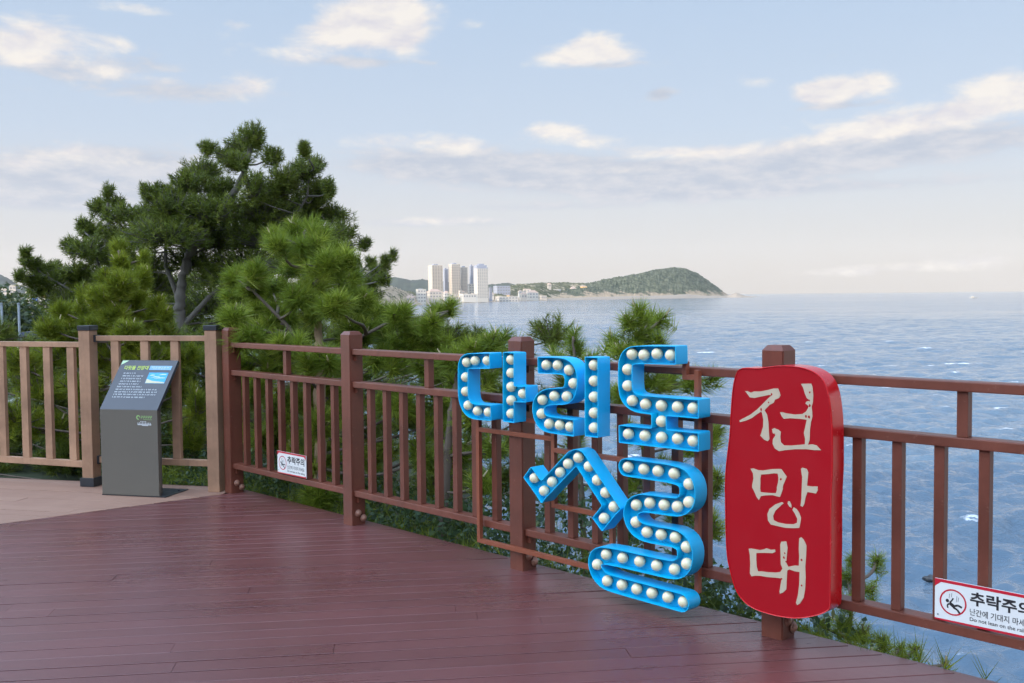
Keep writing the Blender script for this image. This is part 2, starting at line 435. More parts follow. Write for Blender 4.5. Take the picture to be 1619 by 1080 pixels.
class MB:
    """collects shapes into one mesh"""
    def __init__(s): s.v = []; s.f = []; s.m = []; s.mi = 0
    def add(s, vs, fs):
        b = len(s.v); s.v += [tuple(float(c) for c in v) for v in vs]; s.f += [tuple(b + i for i in f) for f in fs]; s.m += [s.mi] * len(fs)
    def box(s, x0, x1, y0, y1, z0, z1, ch=0.0):
        if ch <= 0:
            s.add([(x0, y0, z0), (x1, y0, z0), (x1, y1, z0), (x0, y1, z0), (x0, y0, z1), (x1, y0, z1), (x1, y1, z1), (x0, y1, z1)],
                  [(0, 3, 2, 1), (4, 5, 6, 7), (0, 1, 5, 4), (1, 2, 6, 5), (2, 3, 7, 6), (3, 0, 4, 7)])
            return
        bm = bmesh.new()
        r = bmesh.ops.create_cube(bm, size=1.0)
        for v in bm.verts: v.co = ((x0 + x1) / 2 + v.co.x * (x1 - x0), (y0 + y1) / 2 + v.co.y * (y1 - y0), (z0 + z1) / 2 + v.co.z * (z1 - z0))
        bmesh.ops.bevel(bm, geom=list(bm.edges), offset=ch, segments=2, affect='EDGES', profile=0.6)
        bm.verts.index_update()
        s.add([v.co[:] for v in bm.verts], [tuple(v.index for v in f.verts) for f in bm.faces]); bm.free()
    def tube(s, pts, rad, n=8, cap=True):
        pts = [np.array(p, float) for p in pts]
        if not hasattr(rad, '__len__'): rad = [rad] * len(pts)
        base = len(s.v); ref = np.array([0.31, 0.17, 0.93])
        for i, p in enumerate(pts):
            d = pts[min(i + 1, len(pts) - 1)] - pts[max(i - 1, 0)]; d = d / (np.linalg.norm(d) + 1e-9)
            a = np.cross(d, ref); a /= np.linalg.norm(a) + 1e-9; b = np.cross(d, a)
            for k in range(n):
                w = 2 * math.pi * k / n
                s.v.append(tuple(p + rad[i] * (a * math.cos(w) + b * math.sin(w))))
        for i in range(len(pts) - 1):
            for k in range(n):
                a0 = base + i * n + k; a1 = base + i * n + (k + 1) % n
                s.f.append((a0, a1, a1 + n, a0 + n)); s.m.append(s.mi)
        if cap:
            s.f.append(tuple(base + k for k in range(n))[::-1]); s.m.append(s.mi)
            s.f.append(tuple(base + (len(pts) - 1) * n + k for k in range(n))); s.m.append(s.mi)
    def sphere(s, c, r, nu=16, nv=10, sc=(1, 1, 1)):
        base = len(s.v)
        for j in range(nv + 1):
            th = math.pi * j / nv
            for i in range(nu):
                ph = 2 * math.pi * i / nu
                s.v.append((c[0] + sc[0] * r * math.sin(th) * math.cos(ph), c[1] + sc[1] * r * math.sin(th) * math.sin(ph), c[2] + sc[2] * r * math.cos(th)))
        for j in range(nv):
            for i in range(nu):
                a = base + j * nu + i; b = base + j * nu + (i + 1) % nu
                s.f.append((a, a + nu, b + nu, b)); s.m.append(s.mi)
    def poly_xz(s, loops, y0, y1):
        """flat shape in the x-z plane from y0 (front) to y1, with its sides"""
        loops = [list(l) for l in loops]
        flat = [p for l in loops for p in l]
        tri = tessellate_polygon([[Vector((p[0], p[1], 0)) for p in l] for l in loops])
        s.add([(p[0], y0, p[1]) for p in flat], [tuple(t) for t in tri])
        for l in loops:
            n = len(l)
            s.add([(p[0], y0, p[1]) for p in l] + [(p[0], y1, p[1]) for p in l], [(i, (i + 1) % n, n + (i + 1) % n, n + i) for i in range(n)])
    def build(s, name, mat, parent=None, smooth=False, fix=True):
        me = bpy.data.meshes.new(name); me.from_pydata(s.v, [], s.f)
        for m in (mat if isinstance(mat, (list, tuple)) else [mat]): me.materials.append(m)
        me.polygons.foreach_set('material_index', s.m)
        if fix:
            bm = bmesh.new(); bm.from_mesh(me); bmesh.ops.recalc_face_normals(bm, faces=bm.faces); bm.to_mesh(me); bm.free()
        if smooth: me.shade_smooth()
        me.update()
        return put(bpy.data.objects.new(name, me), parent)


def angle_smooth(o, deg=40):
    me = o.data; me.shade_smooth(); me.set_sharp_from_angle(angle=R(deg))
    return o


def text_verts(body, bold=0.0):
    cu = bpy.data.curves.new('lettering', 'FONT'); cu.body = body; cu.size = 1.0; cu.offset = bold; cu.resolution_u = 3
    o = bpy.data.objects.new('lettering', cu); COL.objects.link(o)
    dg = bpy.context.evaluated_depsgraph_get(); dg.update()
    me = o.evaluated_get(dg).to_mesh()
    V = np.array([v.co[:] for v in me.vertices]) if len(me.vertices) else np.zeros((0, 3)); Fc = [tuple(p.vertices) for p in me.polygons]
    o.evaluated_get(dg).to_mesh_clear()
    bpy.data.objects.remove(o); bpy.data.curves.remove(cu)
    return V, Fc


def fit_text(mb, body, x0, x1, z0, z1, y, bold=0.0, place=None):
    V, Fc = text_verts(body, bold)
    if not len(V): return
    mn, mx = V.min(0), V.max(0)
    X = x0 + (V[:, 0] - mn[0]) / (mx[0] - mn[0]) * (x1 - x0); Z = z0 + (V[:, 1] - mn[1]) / (mx[1] - mn[1]) * (z1 - z0)
    if place is None: mb.add([(a, y, b) for a, b in zip(X, Z)], Fc)
    else: mb.add([place(a, b) for a, b in zip(X, Z)], Fc)


def copy_part(o, parent, loc):
    c = o.copy(); COL.objects.link(c); c.parent = parent; c.location = loc
    return c


# ------------------------------------------------------------------ sea and land
SEA = -16.0


def build_sea():
    nr, na = 1650, 620
    r = np.geomspace(26.0, 13000.0, nr); a = np.linspace(R(-66), R(62), na)
    rr, aa = np.meshgrid(r, a, indexing='ij')
    X = rr * np.sin(aa); Y = rr * np.cos(aa); Z = np.zeros_like(X)
    sp = rr * 0.0040
    g = np.random.default_rng(3)
    for i in range(64):
        L = 1.7 * (17.0 / 1.7) ** (i / 63.0) * g.uniform(0.9, 1.1)
        th = R(118) + g.normal(0, 0.55)
        k = 2 * math.pi / L
        amp = 0.0165 * L ** 0.40 * g.uniform(0.5, 1.3)
        fade = np.clip((L / sp - 2.2) / 3.0, 0, 1)
        ph = k * (X * math.cos(th) + Y * math.sin(th)) + g.uniform(0, 6.28)
        Z += amp * fade * (np.sin(ph) + 0.28 * np.cos(2 * ph))
    crest = np.clip((Z - 0.16) / 0.26, 0, 1.2) * 0.6
    # swash where the waves meet the foot of the slope
    q = (X - FC[0]) * -FN[0] + (Y - FC[1]) * -FN[1]
    crest += 0.62 * np.exp(-((q - 24) / 16.0) ** 2) * np.exp(-((X - 4) / 14.0) ** 2)
    V = np.stack([X, Y, Z + SEA], -1).reshape(-1, 3)
    i = np.arange(nr - 1)[:, None] * na + np.arange(na - 1)[None, :]
    Fc = np.stack([i, i + 1, i + na + 1, i + na], -1).reshape(-1, 4)[:, ::-1]
    o = put(bpy.data.objects.new('sea', np_mesh('sea', V, Fc, M['sea'], {'crest': crest.ravel()}, smooth=True)))
    tag(o, kind='structure')


build_sea()


def fbm(x, y, seed=0, octv=5):
    g = np.random.default_rng(seed); z = np.zeros_like(x); a = 1.0; f = 1.0
    for _ in range(octv):
        for _ in range(3):
            th = g.uniform(0, 6.28); z = z + a / 3 * np.sin(f * (x * math.cos(th) + y * math.sin(th)) + g.uniform(0, 6.28))
        a *= 0.55; f *= 2.03
    return z


def sstep(x, a, b):
    t = np.clip((x - a) / (b - a), 0, 1); return t * t * (3 - 2 * t)


def slope_z(x, y):
    q = (x - FC[0]) * -FN[0] + (y - FC[1]) * -FN[1]
    u = (x - FC[0]) * FD[0] + (y - FC[1]) * FD[1]
    qq = np.maximum(q, 0.0)
    qq = np.maximum(qq - (1.3 - .85 * sstep(u, 2.5, 5.0)), 0)
    z = -0.40 - 0.10 * sstep(q, 0, 0.6) - qq * (0.22 + 0.90 * sstep(x, -4.5, 1.6)) - 2.2 * np.maximum(u - 5.2 - .1 * qq, 0)
    z = z + 0.10 * fbm(x * 1.3, y * 1.3, 4) * sstep(q, 0.1, 2.0)
    return np.maximum(z, SEA - 2.0)


def build_slope():
    xs = np.concatenate([np.linspace(-150, -12, 60), np.linspace(-11.6, 10, 110), np.linspace(11, 40, 20)])
    ys = np.concatenate([np.linspace(-6, 20, 110), np.linspace(21, 150, 60)])
    X, Y = np.meshgrid(xs, ys, indexing='ij')
    Z = slope_z(X, Y)
    V = np.stack([X, Y, Z], -1).reshape(-1, 3); n = len(ys)
    i = np.arange(len(xs) - 1)[:, None] * n + np.arange(n - 1)[None, :]
    Fc = np.stack([i, i + n, i + n + 1, i + 1], -1).reshape(-1, 4)
    tag(put(bpy.data.objects.new('slope_ground', np_mesh('slope_ground', V, Fc, M['soil'], smooth=True))), kind='structure')
    # unseen coast hill added behind the camera, shaped to keep the deck in shade
    aa, dd = np.meshgrid(np.linspace(R(85), R(-275), 140), np.linspace(0, 1, 24), indexing='ij')
    ang = np.linspace(R(100), R(285), 140)[:, None] * np.ones((1, 24))
    dist = 24 + 75 * dd
    X = dist * np.sin(ang); Y = dist * np.cos(ang)
    edge = sstep(ang, R(100), R(140)) * (1 - sstep(ang, R(262), R(285)))
    Z = -3 + 29 * sstep(dd, 0, 0.62) * edge + 2.0 * fbm(X * .15, Y * .15, 9)
    V = np.stack([X, Y, Z], -1).reshape(-1, 3)
    i = np.arange(139)[:, None] * 24 + np.arange(23)[None, :]
    Fc = np.stack([i, i + 1, i + 25, i + 24], -1).reshape(-1, 4)
    tag(put(bpy.data.objects.new('hillside', np_mesh('hillside', V, Fc, M['soil'], smooth=True))), kind='structure')


build_slope()

_dx = [560, 640, 760, 900, 1150, 1210]
_dd = [ground(x, y, SEA)[1] for x, y in ((560, 486), (640, 483), (760, 478), (900, 474.5), (1150, 470.5), (1210, 470))]


def Dsh(px): return float(np.interp(px, _dx, _dd))


def ridge(name, prof, back, mat, depth, seed, rough, nx=200, nt=36, D=None, power=1.5):
    """a run of land whose skyline follows measured angles, at its real distance, with real depth"""
    px = np.linspace(prof[0][0], prof[-1][0], nx)
    top = np.interp(px, [p[0] for p in prof], [p[1] for p in prof])
    V = np.zeros((nx, nt, 3))
    for i in range(nx):
        d0 = (Dsh(px[i]) if D is None else D) + back
        P = atdepth(px[i], top[i], d0 + depth * 0.5); r = ray(px[i], top[i])
        dirn = np.array([r[0] / r[1], 1.0])
        for j in range(nt):
            s = j / (nt - 1) * 2 - 1
            y = d0 + depth * 0.5 + s * depth * 0.5
            h = (P[2] - SEA) * (1 - abs(s) ** power)
            V[i, j] = (dirn[0] * y, y, SEA - 1.5 + h + 1.5 * (1 - abs(s)))
    nz = fbm(V[..., 0] / 60 * 1.0, V[..., 1] / 60, seed, 5)
    amp = (np.clip((V[..., 2] - SEA) / 30.0, 0, 1)) * rough
    V[..., 2] += nz * amp + np.random.default_rng(seed).normal(0, 1, nz.shape) * amp * 0.35
    i = np.arange(nx - 1)[:, None] * nt + np.arange(nt - 1)[None, :]
    Fc = np.stack([i, i + nt, i + nt + 1, i + 1], -1).reshape(-1, 4)
    return tag(put(bpy.data.objects.new(name, np_mesh(name, V.reshape(-1, 3), Fc, mat, smooth=True))), kind='structure')


ridge('headland_hill', [(840, 466), (880, 458), (915, 450), (945, 445.5), (985, 438), (1020, 429), (1045, 425), (1066, 423.5), (1085, 424.5), (1103, 432), (1122, 446), (1137, 458), (1148, 465), (1158, 469), (1166, 470.5)], 0, M['hill'], 900, 21, 5.0, 260, 46)
ridge('coastal_lowland', [(560, 470), (600, 462), (640, 463), (690, 463), (740, 465), (780, 460), (805, 453), (830, 449), (852, 446), (872, 446.5), (895, 446), (920, 447), (950, 450), (985, 458), (1040, 468)], 60, M['lowland'], 900, 22, 4.0, 220, 40)
ridge('near_shore_slope', [(555, 452), (590, 450), (610, 450), (630, 455), (650, 463), (665, 470), (685, 477), (700, 481)], -60, M['scrub'], 420, 23, 3.0, 120, 30)
ridge('shore_rocks', [(630, 482), (700, 479.5), (780, 476.8), (860, 472.6), (940, 469.5), (1000, 468), (1050, 467), (1085, 465), (1110, 467.5), (1150, 467.5), (1164, 462.5), (1171, 465), (1178, 467.5), (1195, 469.2), (1203, 470.3)], -70, M['rock'], 160, 24, 1.5, 300, 14)
ridge('distant_mountains', [(540, 445), (590, 439), (612, 437.5), (628, 438), (650, 443), (668, 441), (690, 444), (740, 449), (785, 449.5), (800, 447), (818, 450), (850, 456)], 0, M['mount'], 1600, 25, 6.0, 120, 20, D=7600)
ridge('western_mountain', [(-160, 400), (-70, 415), (-30, 425), (0, 433), (15, 440), (30, 450), (60, 462)], 0, M['mount'], 1600, 26, 6.0, 80, 20, D=7000)


# ------------------------------------------------------------------ decks
def build_deck(name, mat, ang, pitch, s_rng, v_rng, planes, seed, gap=0.006, th=0.026, z=0.0):
    g = random.Random(seed)
    d = np.array([math.cos(ang), math.sin(ang)]); p = np.array([-math.sin(ang), math.cos(ang)])
    bm = bmesh.new(); lay = bm.verts.layers.float.new('tone')
    k0, k1 = int(v_rng[0] / pitch), int(v_rng[1] / pitch)
    for k in range(k0, k1):
        s = s_rng[0] - g.uniform(0, 3.6)
        while s < s_rng[1]:
            e = s + 3.6; tone = g.random(); dz = g.uniform(-.0012, .0012)
            v0, v1 = k * pitch + gap / 2, (k + 1) * pitch - gap / 2
            c = 0.0012
            ring = [(v0, -th), (v0, -c), (v0 + c, 0), (v1 - c, 0), (v1, -c), (v1, -th)]
            A = [bm.verts.new((*(d * (s + .0009) + p * q[0]), z + q[1] + dz)) for q in ring]
            B = [bm.verts.new((*(d * (e - .0009) + p * q[0]), z + q[1] + dz)) for q in ring]
            for vv in A + B: vv[lay] = tone
            for i in range(5): bm.faces.new((A[i], A[i + 1], B[i + 1], B[i]))
            bm.faces.new(A); bm.faces.new(B[::-1])
            s = e
    for co, no in planes:
        bmesh.ops.bisect_plane(bm, geom=bm.verts[:] + bm.edges[:] + bm.faces[:], plane_co=co, plane_no=no, clear_outer=True)
    bmesh.ops.recalc_face_normals(bm, faces=bm.faces)
    me = bpy.data.meshes.new(name); bm.to_mesh(me); bm.free(); me.materials.append(mat)
    o = put(bpy.data.objects.new(name, me))
    return tag(o, kind='structure')


EDGE = FC - FN * 0.085                                   # outer edge line of the deck under the railing
B0 = ground(0, 828.5); B1 = ground(352, 781.5)           # where the two decks meet
bdir = (B1 - B0) / np.linalg.norm(B1 - B0); bnor = np.array([-bdir[1], bdir[0], 0])      # towards the brown deck
build_deck('deck', M['deck'], R(7.0), 0.112, (-9, 9), (-4.5, 8.0),
           [(Vector(EDGE), Vector(-FN)), (Vector(B0 - bnor * .003), Vector(bnor))], 11)
BA = R(-14.0); BD = np.array([math.cos(BA), math.sin(BA), 0]); BN = np.array([math.sin(BA), -math.cos(BA), 0])
BP = np.array([-2.179, 7.346, 0.0]) - BD * 0.047 - BN * 0.047         # centre of the brown post next to the red railing
build_deck('brown_deck', M['deckbrown'], R(-14.0), 0.128, (-9, 3), (3.0, 9.0),
           [(Vector(B0 + bnor * .003), Vector(-bnor)), (Vector(BP - BN * 0.14), Vector(-BN)), (Vector(BP + BD * 0.10), Vector(BD))], 12)
mb = MB()
def quad_slab(mb, pts, z0, z1):
    n = len(pts); mb.add([(p[0], p[1], z1) for p in pts] + [(p[0], p[1], z0) for p in pts], [tuple(range(n)), tuple(range(n, 2 * n))[::-1]] + [(i, (i + 1) % n, n + (i + 1) % n, n + i) for i in range(n)])
e0 = EDGE + FN * .02 - FD * 0.1; e1 = EDGE + FN * .02 + FD * 11
quad_slab(mb, [e0, e0 - BD * 8 + FN * .1, e0 - BD * 8 + np.array([0, -14, 0]), e1 + np.array([-2, -4, 0]), e1], -0.09, -0.034)
tag(mb.build('dark_subfloor', M['dark']), kind='structure')  # one near-black slab, coloured dark so the board gaps read as shade
mb = MB()
a_ = EDGE - FD * 0.03
def obox(mb, o, ex, ey, x0, x1, y0, y1, z0, z1):
    P = lambda x, y, z: o + ex * x + ey * y + np.array([0, 0, z])
    mb.add([P(x, y, z) for z in (z0, z1) for x, y in ((x0, y0), (x1, y0), (x1, y1), (x0, y1))], [(0, 3, 2, 1), (4, 5, 6, 7), (0, 1, 5, 4), (1, 2, 6, 5), (2, 3, 7, 6), (3, 0, 4, 7)])
obox(mb, a_, FD, -FN, 0, 11.5, 0.001, 0.028, -0.24, -0.004)
obox(mb, BP - BN * 0.141, BD, -BN, -7, 0.1, 0.0, 0.028, -0.24, -0.004)
tag(mb.build('deck_fascia', M['deck']), kind='structure')


# ------------------------------------------------------------------ red railing
def build_red_railing():
    root = thing('deck_railing', 'dark maroon wooden railing with square posts and balusters that carries the signs', 'railing', FC, -TH)
    S = 1.505
    # a post: square shaft with a chamfered head
    w = 0.05
    mb = MB()
    bm = bmesh.new(); bmesh.ops.create_cube(bm, size=1.0)
    for v in bm.verts: v.co = (v.co.x * 2 * w, v.co.y * 2 * w, (v.co.z + .5) * 1.2 - 0.0)
    bmesh.ops.bevel(bm, geom=[e for e in bm.edges if abs(e.verts[0].co.z - e.verts[1].co.z) > .5], offset=.004, segments=2, affect='EDGES')
    bm.verts.index_update(); mb.add([v.co[:] for v in bm.verts], [tuple(v.index for v in f.verts) for f in bm.faces]); bm.free()
    h = w - .0005; i_ = w - .017
    mb.add([(-h, -h, 1.2004), (h, -h, 1.2004), (h, h, 1.2004), (-h, h, 1.2004), (-i_, -i_, 1.222), (i_, -i_, 1.222), (i_, i_, 1.222), (-i_, i_, 1.222)],
           [(4, 5, 6, 7), (0, 1, 5, 4), (1, 2, 6, 5), (2, 3, 7, 6), (3, 0, 4, 7)])
    post = mb.build('post', M['maroon'], root)
    mb = MB(); mb.sphere((w + .004, -.006, .075), .017, 10, 6, (.8, 1, 1)); mb.tube([(w - .002, -.006, .075), (w + .003, -.006, .075)], .024, 10)
    bolt = mb.build('bolt', M['bolt'], post, smooth=True)
    bolt2 = copy_part(bolt, post, (0.005, .036, -.035))
    mb = MB(); mb.box(w - .001, w + .022, -.018, .018, -.012, .0265); mb.tube([(w + .0215, 0, 0), (w + .026, 0, 0)], .006, 6)
    brk = mb.build('rail_bracket', M['maroon'], post); brk.location = (0, 0, 1.05)
    brk2 = copy_part(brk, post, (0, 0, .848)); brk3 = copy_part(brk, post, (0, 0, .158))
    for k in range(1, 6):
        p = copy_part(post, root, (k * S, 0, 0))
        for c in (bolt, bolt2, brk, brk2, brk3): copy_part(c, p, c.location)
    zr = [(1.077, 1.113), (.872, .910), (.186, .224)]
    first = None
    for k in range(5):
        x = k * S
        if first is None:
            first = []
            for nm, (z0, z1) in zip(('top_rail', 'middle_rail', 'bottom_rail'), zr):
                mb = MB(); mb.box(w + .001, S - w - .001, -.036, .036, z0, z1, .004); first.append(mb.build(nm, M['maroon'], root))
            mb = MB(); mb.box(-.019, .019, -.019, .019, .2245, .8715, .002); bal = mb.build('baluster', M['maroon'], root); bal.location = (.195, 0, 0)
            mb = MB(); mb.box(-.02, .02, -.02, .02, .9105, 1.0765, .002); sb = mb.build('short_baluster', M['maroon'], root); sb.location = (S / 2 + .002, 0, 0)
            for j in range(1, 8): copy_part(bal, root, (.195 + .1593 * j, 0, 0))
        else:
            for r in first: copy_part(r, root, (x, 0, 0))
            for j in range(8): copy_part(bal, root, (x + .195 + .1593 * j, 0, 0))
            copy_part(sb, root, (x + S / 2 + .002, 0, 0))


build_red_railing()


# ------------------------------------------------------------------ brown railing
def build_brown_railing():
    root = thing('timber_railing', 'light brown timber railing with black post caps behind the grey information stand', 'railing', BP, BA)
    w = .048
    mb = MB(); mb.box(-w, w, -w, w, 0.0, 1.2, .004); post = mb.build('post', M['brown'], root)
    mb = MB(); mb.box(-w - .006, w + .006, -w - .006, w + .006, 1.2005, 1.238, .004); cap = mb.build('post_cap', M['blackmetal'], post)
    p2 = copy_part(post, root, (-1.075, 0, 0)); copy_part(cap, p2, (0, 0, 0))
    mb = MB(); mb.box(-w - .014, w + .012, -w - .012, w + .012, 0.001, .068, .003); mb.build('base_sleeve', M['blackmetal'], p2).location = (0, 0, 0)
    p3 = copy_part(post, root, (-1.075 - 1.5 * math.cos(R(6)), 1.5 * math.sin(R(6)), 0)); p3.rotation_euler = (0, 0, R(-6)); copy_part(cap, p3, (0, 0, 0))
    def section(x0, y0, ang, L, zt, zb, bals, nm=''):
        ca, sa = math.cos(ang), math.sin(ang)
        def place(o): o.location = (x0, y0, 0); o.rotation_euler = (0, 0, ang)
        for n_, (z0, z1) in (('top_rail', zt), ('bottom_rail', zb)):
            mb = MB(); mb.box(.012, L - .012, -.022, .022, z0, z1, .003); o = mb.build(n_, M['brown'], root); place(o)
            for xx in (.0005, L - .018):
                mb = MB(); mb.box(xx, xx + .0175, -.027, .027, z0 - .008, z1 + .006); mb.build('rail_bracket', M['blackmetal'], o)
        for b in bals:
            mb = MB(); mb.box(b - .034, b + .034, -.016, .016, zb[1] + .0005, zt[0] - .0005, .003); o = mb.build('baluster', M['brown'], root); place(o)
    section(-1.075 + w, .028, 0, 1.075 - 2 * w, (1.119, 1.158), (.178, .226), [.175 + .257 * j for j in range(3)] + [])
    a2 = R(6)
    L = 1.5 - 2 * w
    section(-1.075 - (w + L) * math.cos(a2), (w + L) * math.sin(a2), -a2, L, (1.070, 1.110), (.140, .190), [L - .115 - .236 * j for j in range(6)])


build_brown_railing()


# ------------------------------------------------------------------ information stand
def build_stand():
    P0 = np.array([-3.012, 7.329, 0.0]) + BN * .045
    root = thing('information_stand', 'charcoal grey bent metal stand with a tilted reading panel on the brown deck', 'information stand', P0, BA)
    W = .474; zb = .634; t = .026; b = .285; zt = .974
    mb = MB(); mb.box(0, W, 0, t, 0.007, zb, .003); mb.build('front_panel', M['stand'], root)
    mb = MB()
    # tilted panel: a slab leaning back from the bend
    L = math.hypot(b, zt - zb); ex = np.array([0, b / L, (zt - zb) / L]); nn = np.array([0, -(zt - zb) / L, b / L])
    c = [(0, 0), (W, 0), (W, L), (0, L)]
    o = np.array([0, 0.0, zb + .0008])
    P = lambda x, l, h: np.array([x, 0, 0]) + o + ex * l + nn * h
    mb.add([P(x, l, 0) for x, l in c] + [P(x, l, -t) for x, l in c], [(0, 1, 2, 3), (7, 6, 5, 4), (0, 4, 5, 1), (1, 5, 6, 2), (2, 6, 7, 3), (3, 7, 4, 0)])
    tp = mb.build('reading_panel', M['standface'], root)
    mb = MB(); mb.box(-.004, W + .05, .002, .30, 0.0006, .0066, .001)
    mb.tube([(W + .02, .22, .006), (W + .02, .22, .014)], .009, 8); mb.tube([(.03, .26, .006), (.03, .26, .014)], .009, 8)
    mb.build('base_plate', M['blackmetal'], root)
    mb = MB(); mb.box(.05, W - .05, .10, .12, .0075, .69, .002); mb.build('rear_support', M['stand'], root)
    pl = lambda x, l: P(x * W, l * L, .0008)
    pl2 = lambda x, l: P(x * W, l * L, .0012)
    mb = MB(); fit_text(mb, '다릿돌 전망대', .10, .53, .80, .885, 0, .02, pl); mb.build('title', M['limeink'], tp, fix=False)
    mb = MB(); mb.add([pl(.555, .80), pl(.94, .80), pl(.94, .885), pl(.555, .885)], [(0, 1, 2, 3)]); mb.build('title_box', M['skyink'], tp, fix=False)
    g = random.Random(5)
    mb = MB()
    def dashes(x0, x1, l, h=.026, place=pl):
        x = x0
        while x < x1:
            n = g.randint(1, 4)
            for _ in range(n):
                e = x + .017
                if e > x1: break
                for q in range(3):     # tiny broken strokes, too small to read in the photograph as well
                    y0 = l + h * (q / 3) + g.uniform(0, .003); xa = x + g.uniform(0, .004); xb = e - .004 - g.uniform(0, .004)
                    mb.add([place(xa, y0), place(xb, y0), place(xb, y0 + h * .2), place(xa, y0 + h * .2)], [(0, 1, 2, 3)])
                xm = x + g.uniform(.004, .009)
                mb.add([place(xm, l), place(xm + .003, l), place(xm + .003, l + h), place(xm, l + h)], [(0, 1, 2, 3)])
                x = e + .001
            x += .014
    dashes(.585, .91, .845, .02, pl2); dashes(.62, .85, .815, .016, pl2)
    for l, a, e in ((.715, .13, .36), (.66, .13, .52), (.605, .13, .51), (.55, .13, .50), (.495, .13, .50), (.44, .12, .56), (.385, .12, .86), (.335, .12, .88), (.285, .12, .87), (.23, .12, .70)): dashes(a, e, l)
    mb.build('body_text', M['standink'], tp, fix=False)
    mb = MB(); mb.add([pl(.585, .525), pl(.925, .525), pl(.925, .745), pl(.585, .745)], [(0, 1, 2, 3)])
    pic = mb.build('picture', M['seaink'], tp, fix=False)
    mb = MB(); mb.add([pl2(.59, .53), pl2(.92, .53), pl2(.92, .55), pl2(.80, .565), pl2(.70, .575), pl2(.63, .60), pl2(.59, .615)], [tuple(range(7))]); mb.build('picture_beach', M['sandink'], pic, fix=False)
    mb = MB()
    for (x0, x1, l) in ((.64, .80, .645), (.70, .9, .625), (.61, .7, .68), (.76, .9, .695)): mb.add([pl2(x0, l), pl2(x1, l + .01), pl2(x1, l + .018), pl2((x0 + x1) / 2, l + .02)], [(0, 1, 2, 3)])
    mb.build('picture_surf', M['standink'], pic, fix=False)
    mb = MB(); mb.add([pl(.012, .90), pl(.13, .99), pl(.012, .99)], [(0, 1, 2)]); mb.build('corner_mark', M['palegreen'], tp, fix=False)
    fp = bpy.data.objects['front_panel']
    mb = MB()
    cx, cz = .318, .579
    n = 20
    ring = [(cx + .016 * math.cos(2 * math.pi * i / n), cz + .017 * math.sin(2 * math.pi * i / n)) for i in range(n)]
    rin = [(cx + .009 * math.cos(2 * math.pi * i / n) + .002, cz + .009 * math.sin(2 * math.pi * i / n)) for i in range(n)]
    mb.add([(a, -.0008, c_) for a, c_ in ring + rin], [(i, (i + 1) % n, n + (i + 1) % n, n + i) for i in range(n - 4)])
    flat = lambda x, z: (x, -.0008, z)
    for k in range(5): mb.add([flat(.340 + .019 * k, .578), flat(.354 + .019 * k, .578), flat(.354 + .019 * k, .581), flat(.340 + .019 * k, .581)], [(0, 1, 2, 3)]); mb.add([flat(.342 + .019 * k, .570), flat(.345 + .019 * k, .570), flat(.345 + .019 * k, .593), flat(.342 + .019 * k, .593)], [(0, 1, 2, 3)]); mb.add([flat(.350 + .019 * k, .583), flat(.355 + .019 * k, .583), flat(.355 + .019 * k, .592), flat(.350 + .019 * k, .592)], [(0, 1, 2, 3)])
    mb.add([flat(.36, .563), flat(.43, .563), flat(.43, .5655), flat(.36, .5655)], [(0, 1, 2, 3)])
    mb.build('green_emblem', M['greenink'], fp, fix=False)
    mb = MB()
    for k in range(9):
        x = .312 + .0125 * k
        mb.add([flat(x, .524), flat(x + .011, .524), flat(x + .011, .531), flat(x, .531)], [(0, 1, 2, 3)])
        mb.add([flat(x, .533), flat(x + .005, .533), flat(x + .007, .541 + .004 * (k % 2)), flat(x, .541)], [(0, 1, 2, 3)])
    mb.add([flat(.345, .519), flat(.40, .519), flat(.395, .523), flat(.35, .523)], [(0, 1, 2, 3)])
    for k in range(4): mb.add([flat(.335 + .013 * k, .546), flat(.343 + .013 * k, .546), flat(.343 + .013 * k, .552), flat(.335 + .013 * k, .552)], [(0, 1, 2, 3)])
    mb.build('white_emblem', M['standink'], fp, fix=False)


build_stand()


# ------------------------------------------------------------------ bulb letters
def march(fld, x0, z0, h):
    """closed contour loops of fld = 0"""
    nx, nz = fld.shape
    seg = {}
    def pt(i, j, k):
        if k == 0: a, b, p, q = fld[i, j], fld[i + 1, j], (i, j), (i + 1, j)
        else: a, b, p, q = fld[i, j], fld[i, j + 1], (i, j), (i, j + 1)
        t = a / (a - b)
        return (x0 + h * (p[0] + t * (q[0] - p[0])), z0 + h * (p[1] + t * (q[1] - p[1])))
    neg = fld < 0
    for i in range(nx - 1):
        for j in range(nz - 1):
            c = (neg[i, j], neg[i + 1, j], neg[i + 1, j + 1], neg[i, j + 1])
            if all(c) or not any(c): continue
            e = [(i, j, 0), (i + 1, j, 1), (i, j + 1, 0), (i, j, 1)]
            out = []
            for k in range(4):
                if c[k] and not c[(k + 1) % 4]: out.append(('a', e[k]))
                elif not c[k] and c[(k + 1) % 4]: out.append(('b', e[k]))
            A = [x[1] for x in out if x[0] == 'a']; B = [x[1] for x in out if x[0] == 'b']
            for a_, b_ in zip(A, B): seg[a_] = b_
    loops = []
    while seg:
        s = next(iter(seg)); l = [s]; c = seg.pop(s)
        while c != s and c in seg:
            l.append(c); c = seg.pop(c)
        loops.append([pt(*k) for k in l])
    res = []
    for l in loops:
        if len(l) < 12: continue
        P = np.array(l)
        for _ in range(2): P = 0.25 * np.roll(P, 1, 0) + 0.5 * P + 0.25 * np.roll(P, -1, 0)
        keep = [0]
        for i in range(1, len(P)):
            a = P[keep[-1]]; m = P[keep[-1]:i + 1]
            d = P[(i + 1) % len(P)] - a; L = np.hypot(*d) + 1e-9
            dev = np.abs((m[:, 0] - a[0]) * d[1] - (m[:, 1] - a[1]) * d[0]) / L
            if dev.max() > 0.0005 or L > .06: keep.append(i)
        res.append(P[keep])
    return res


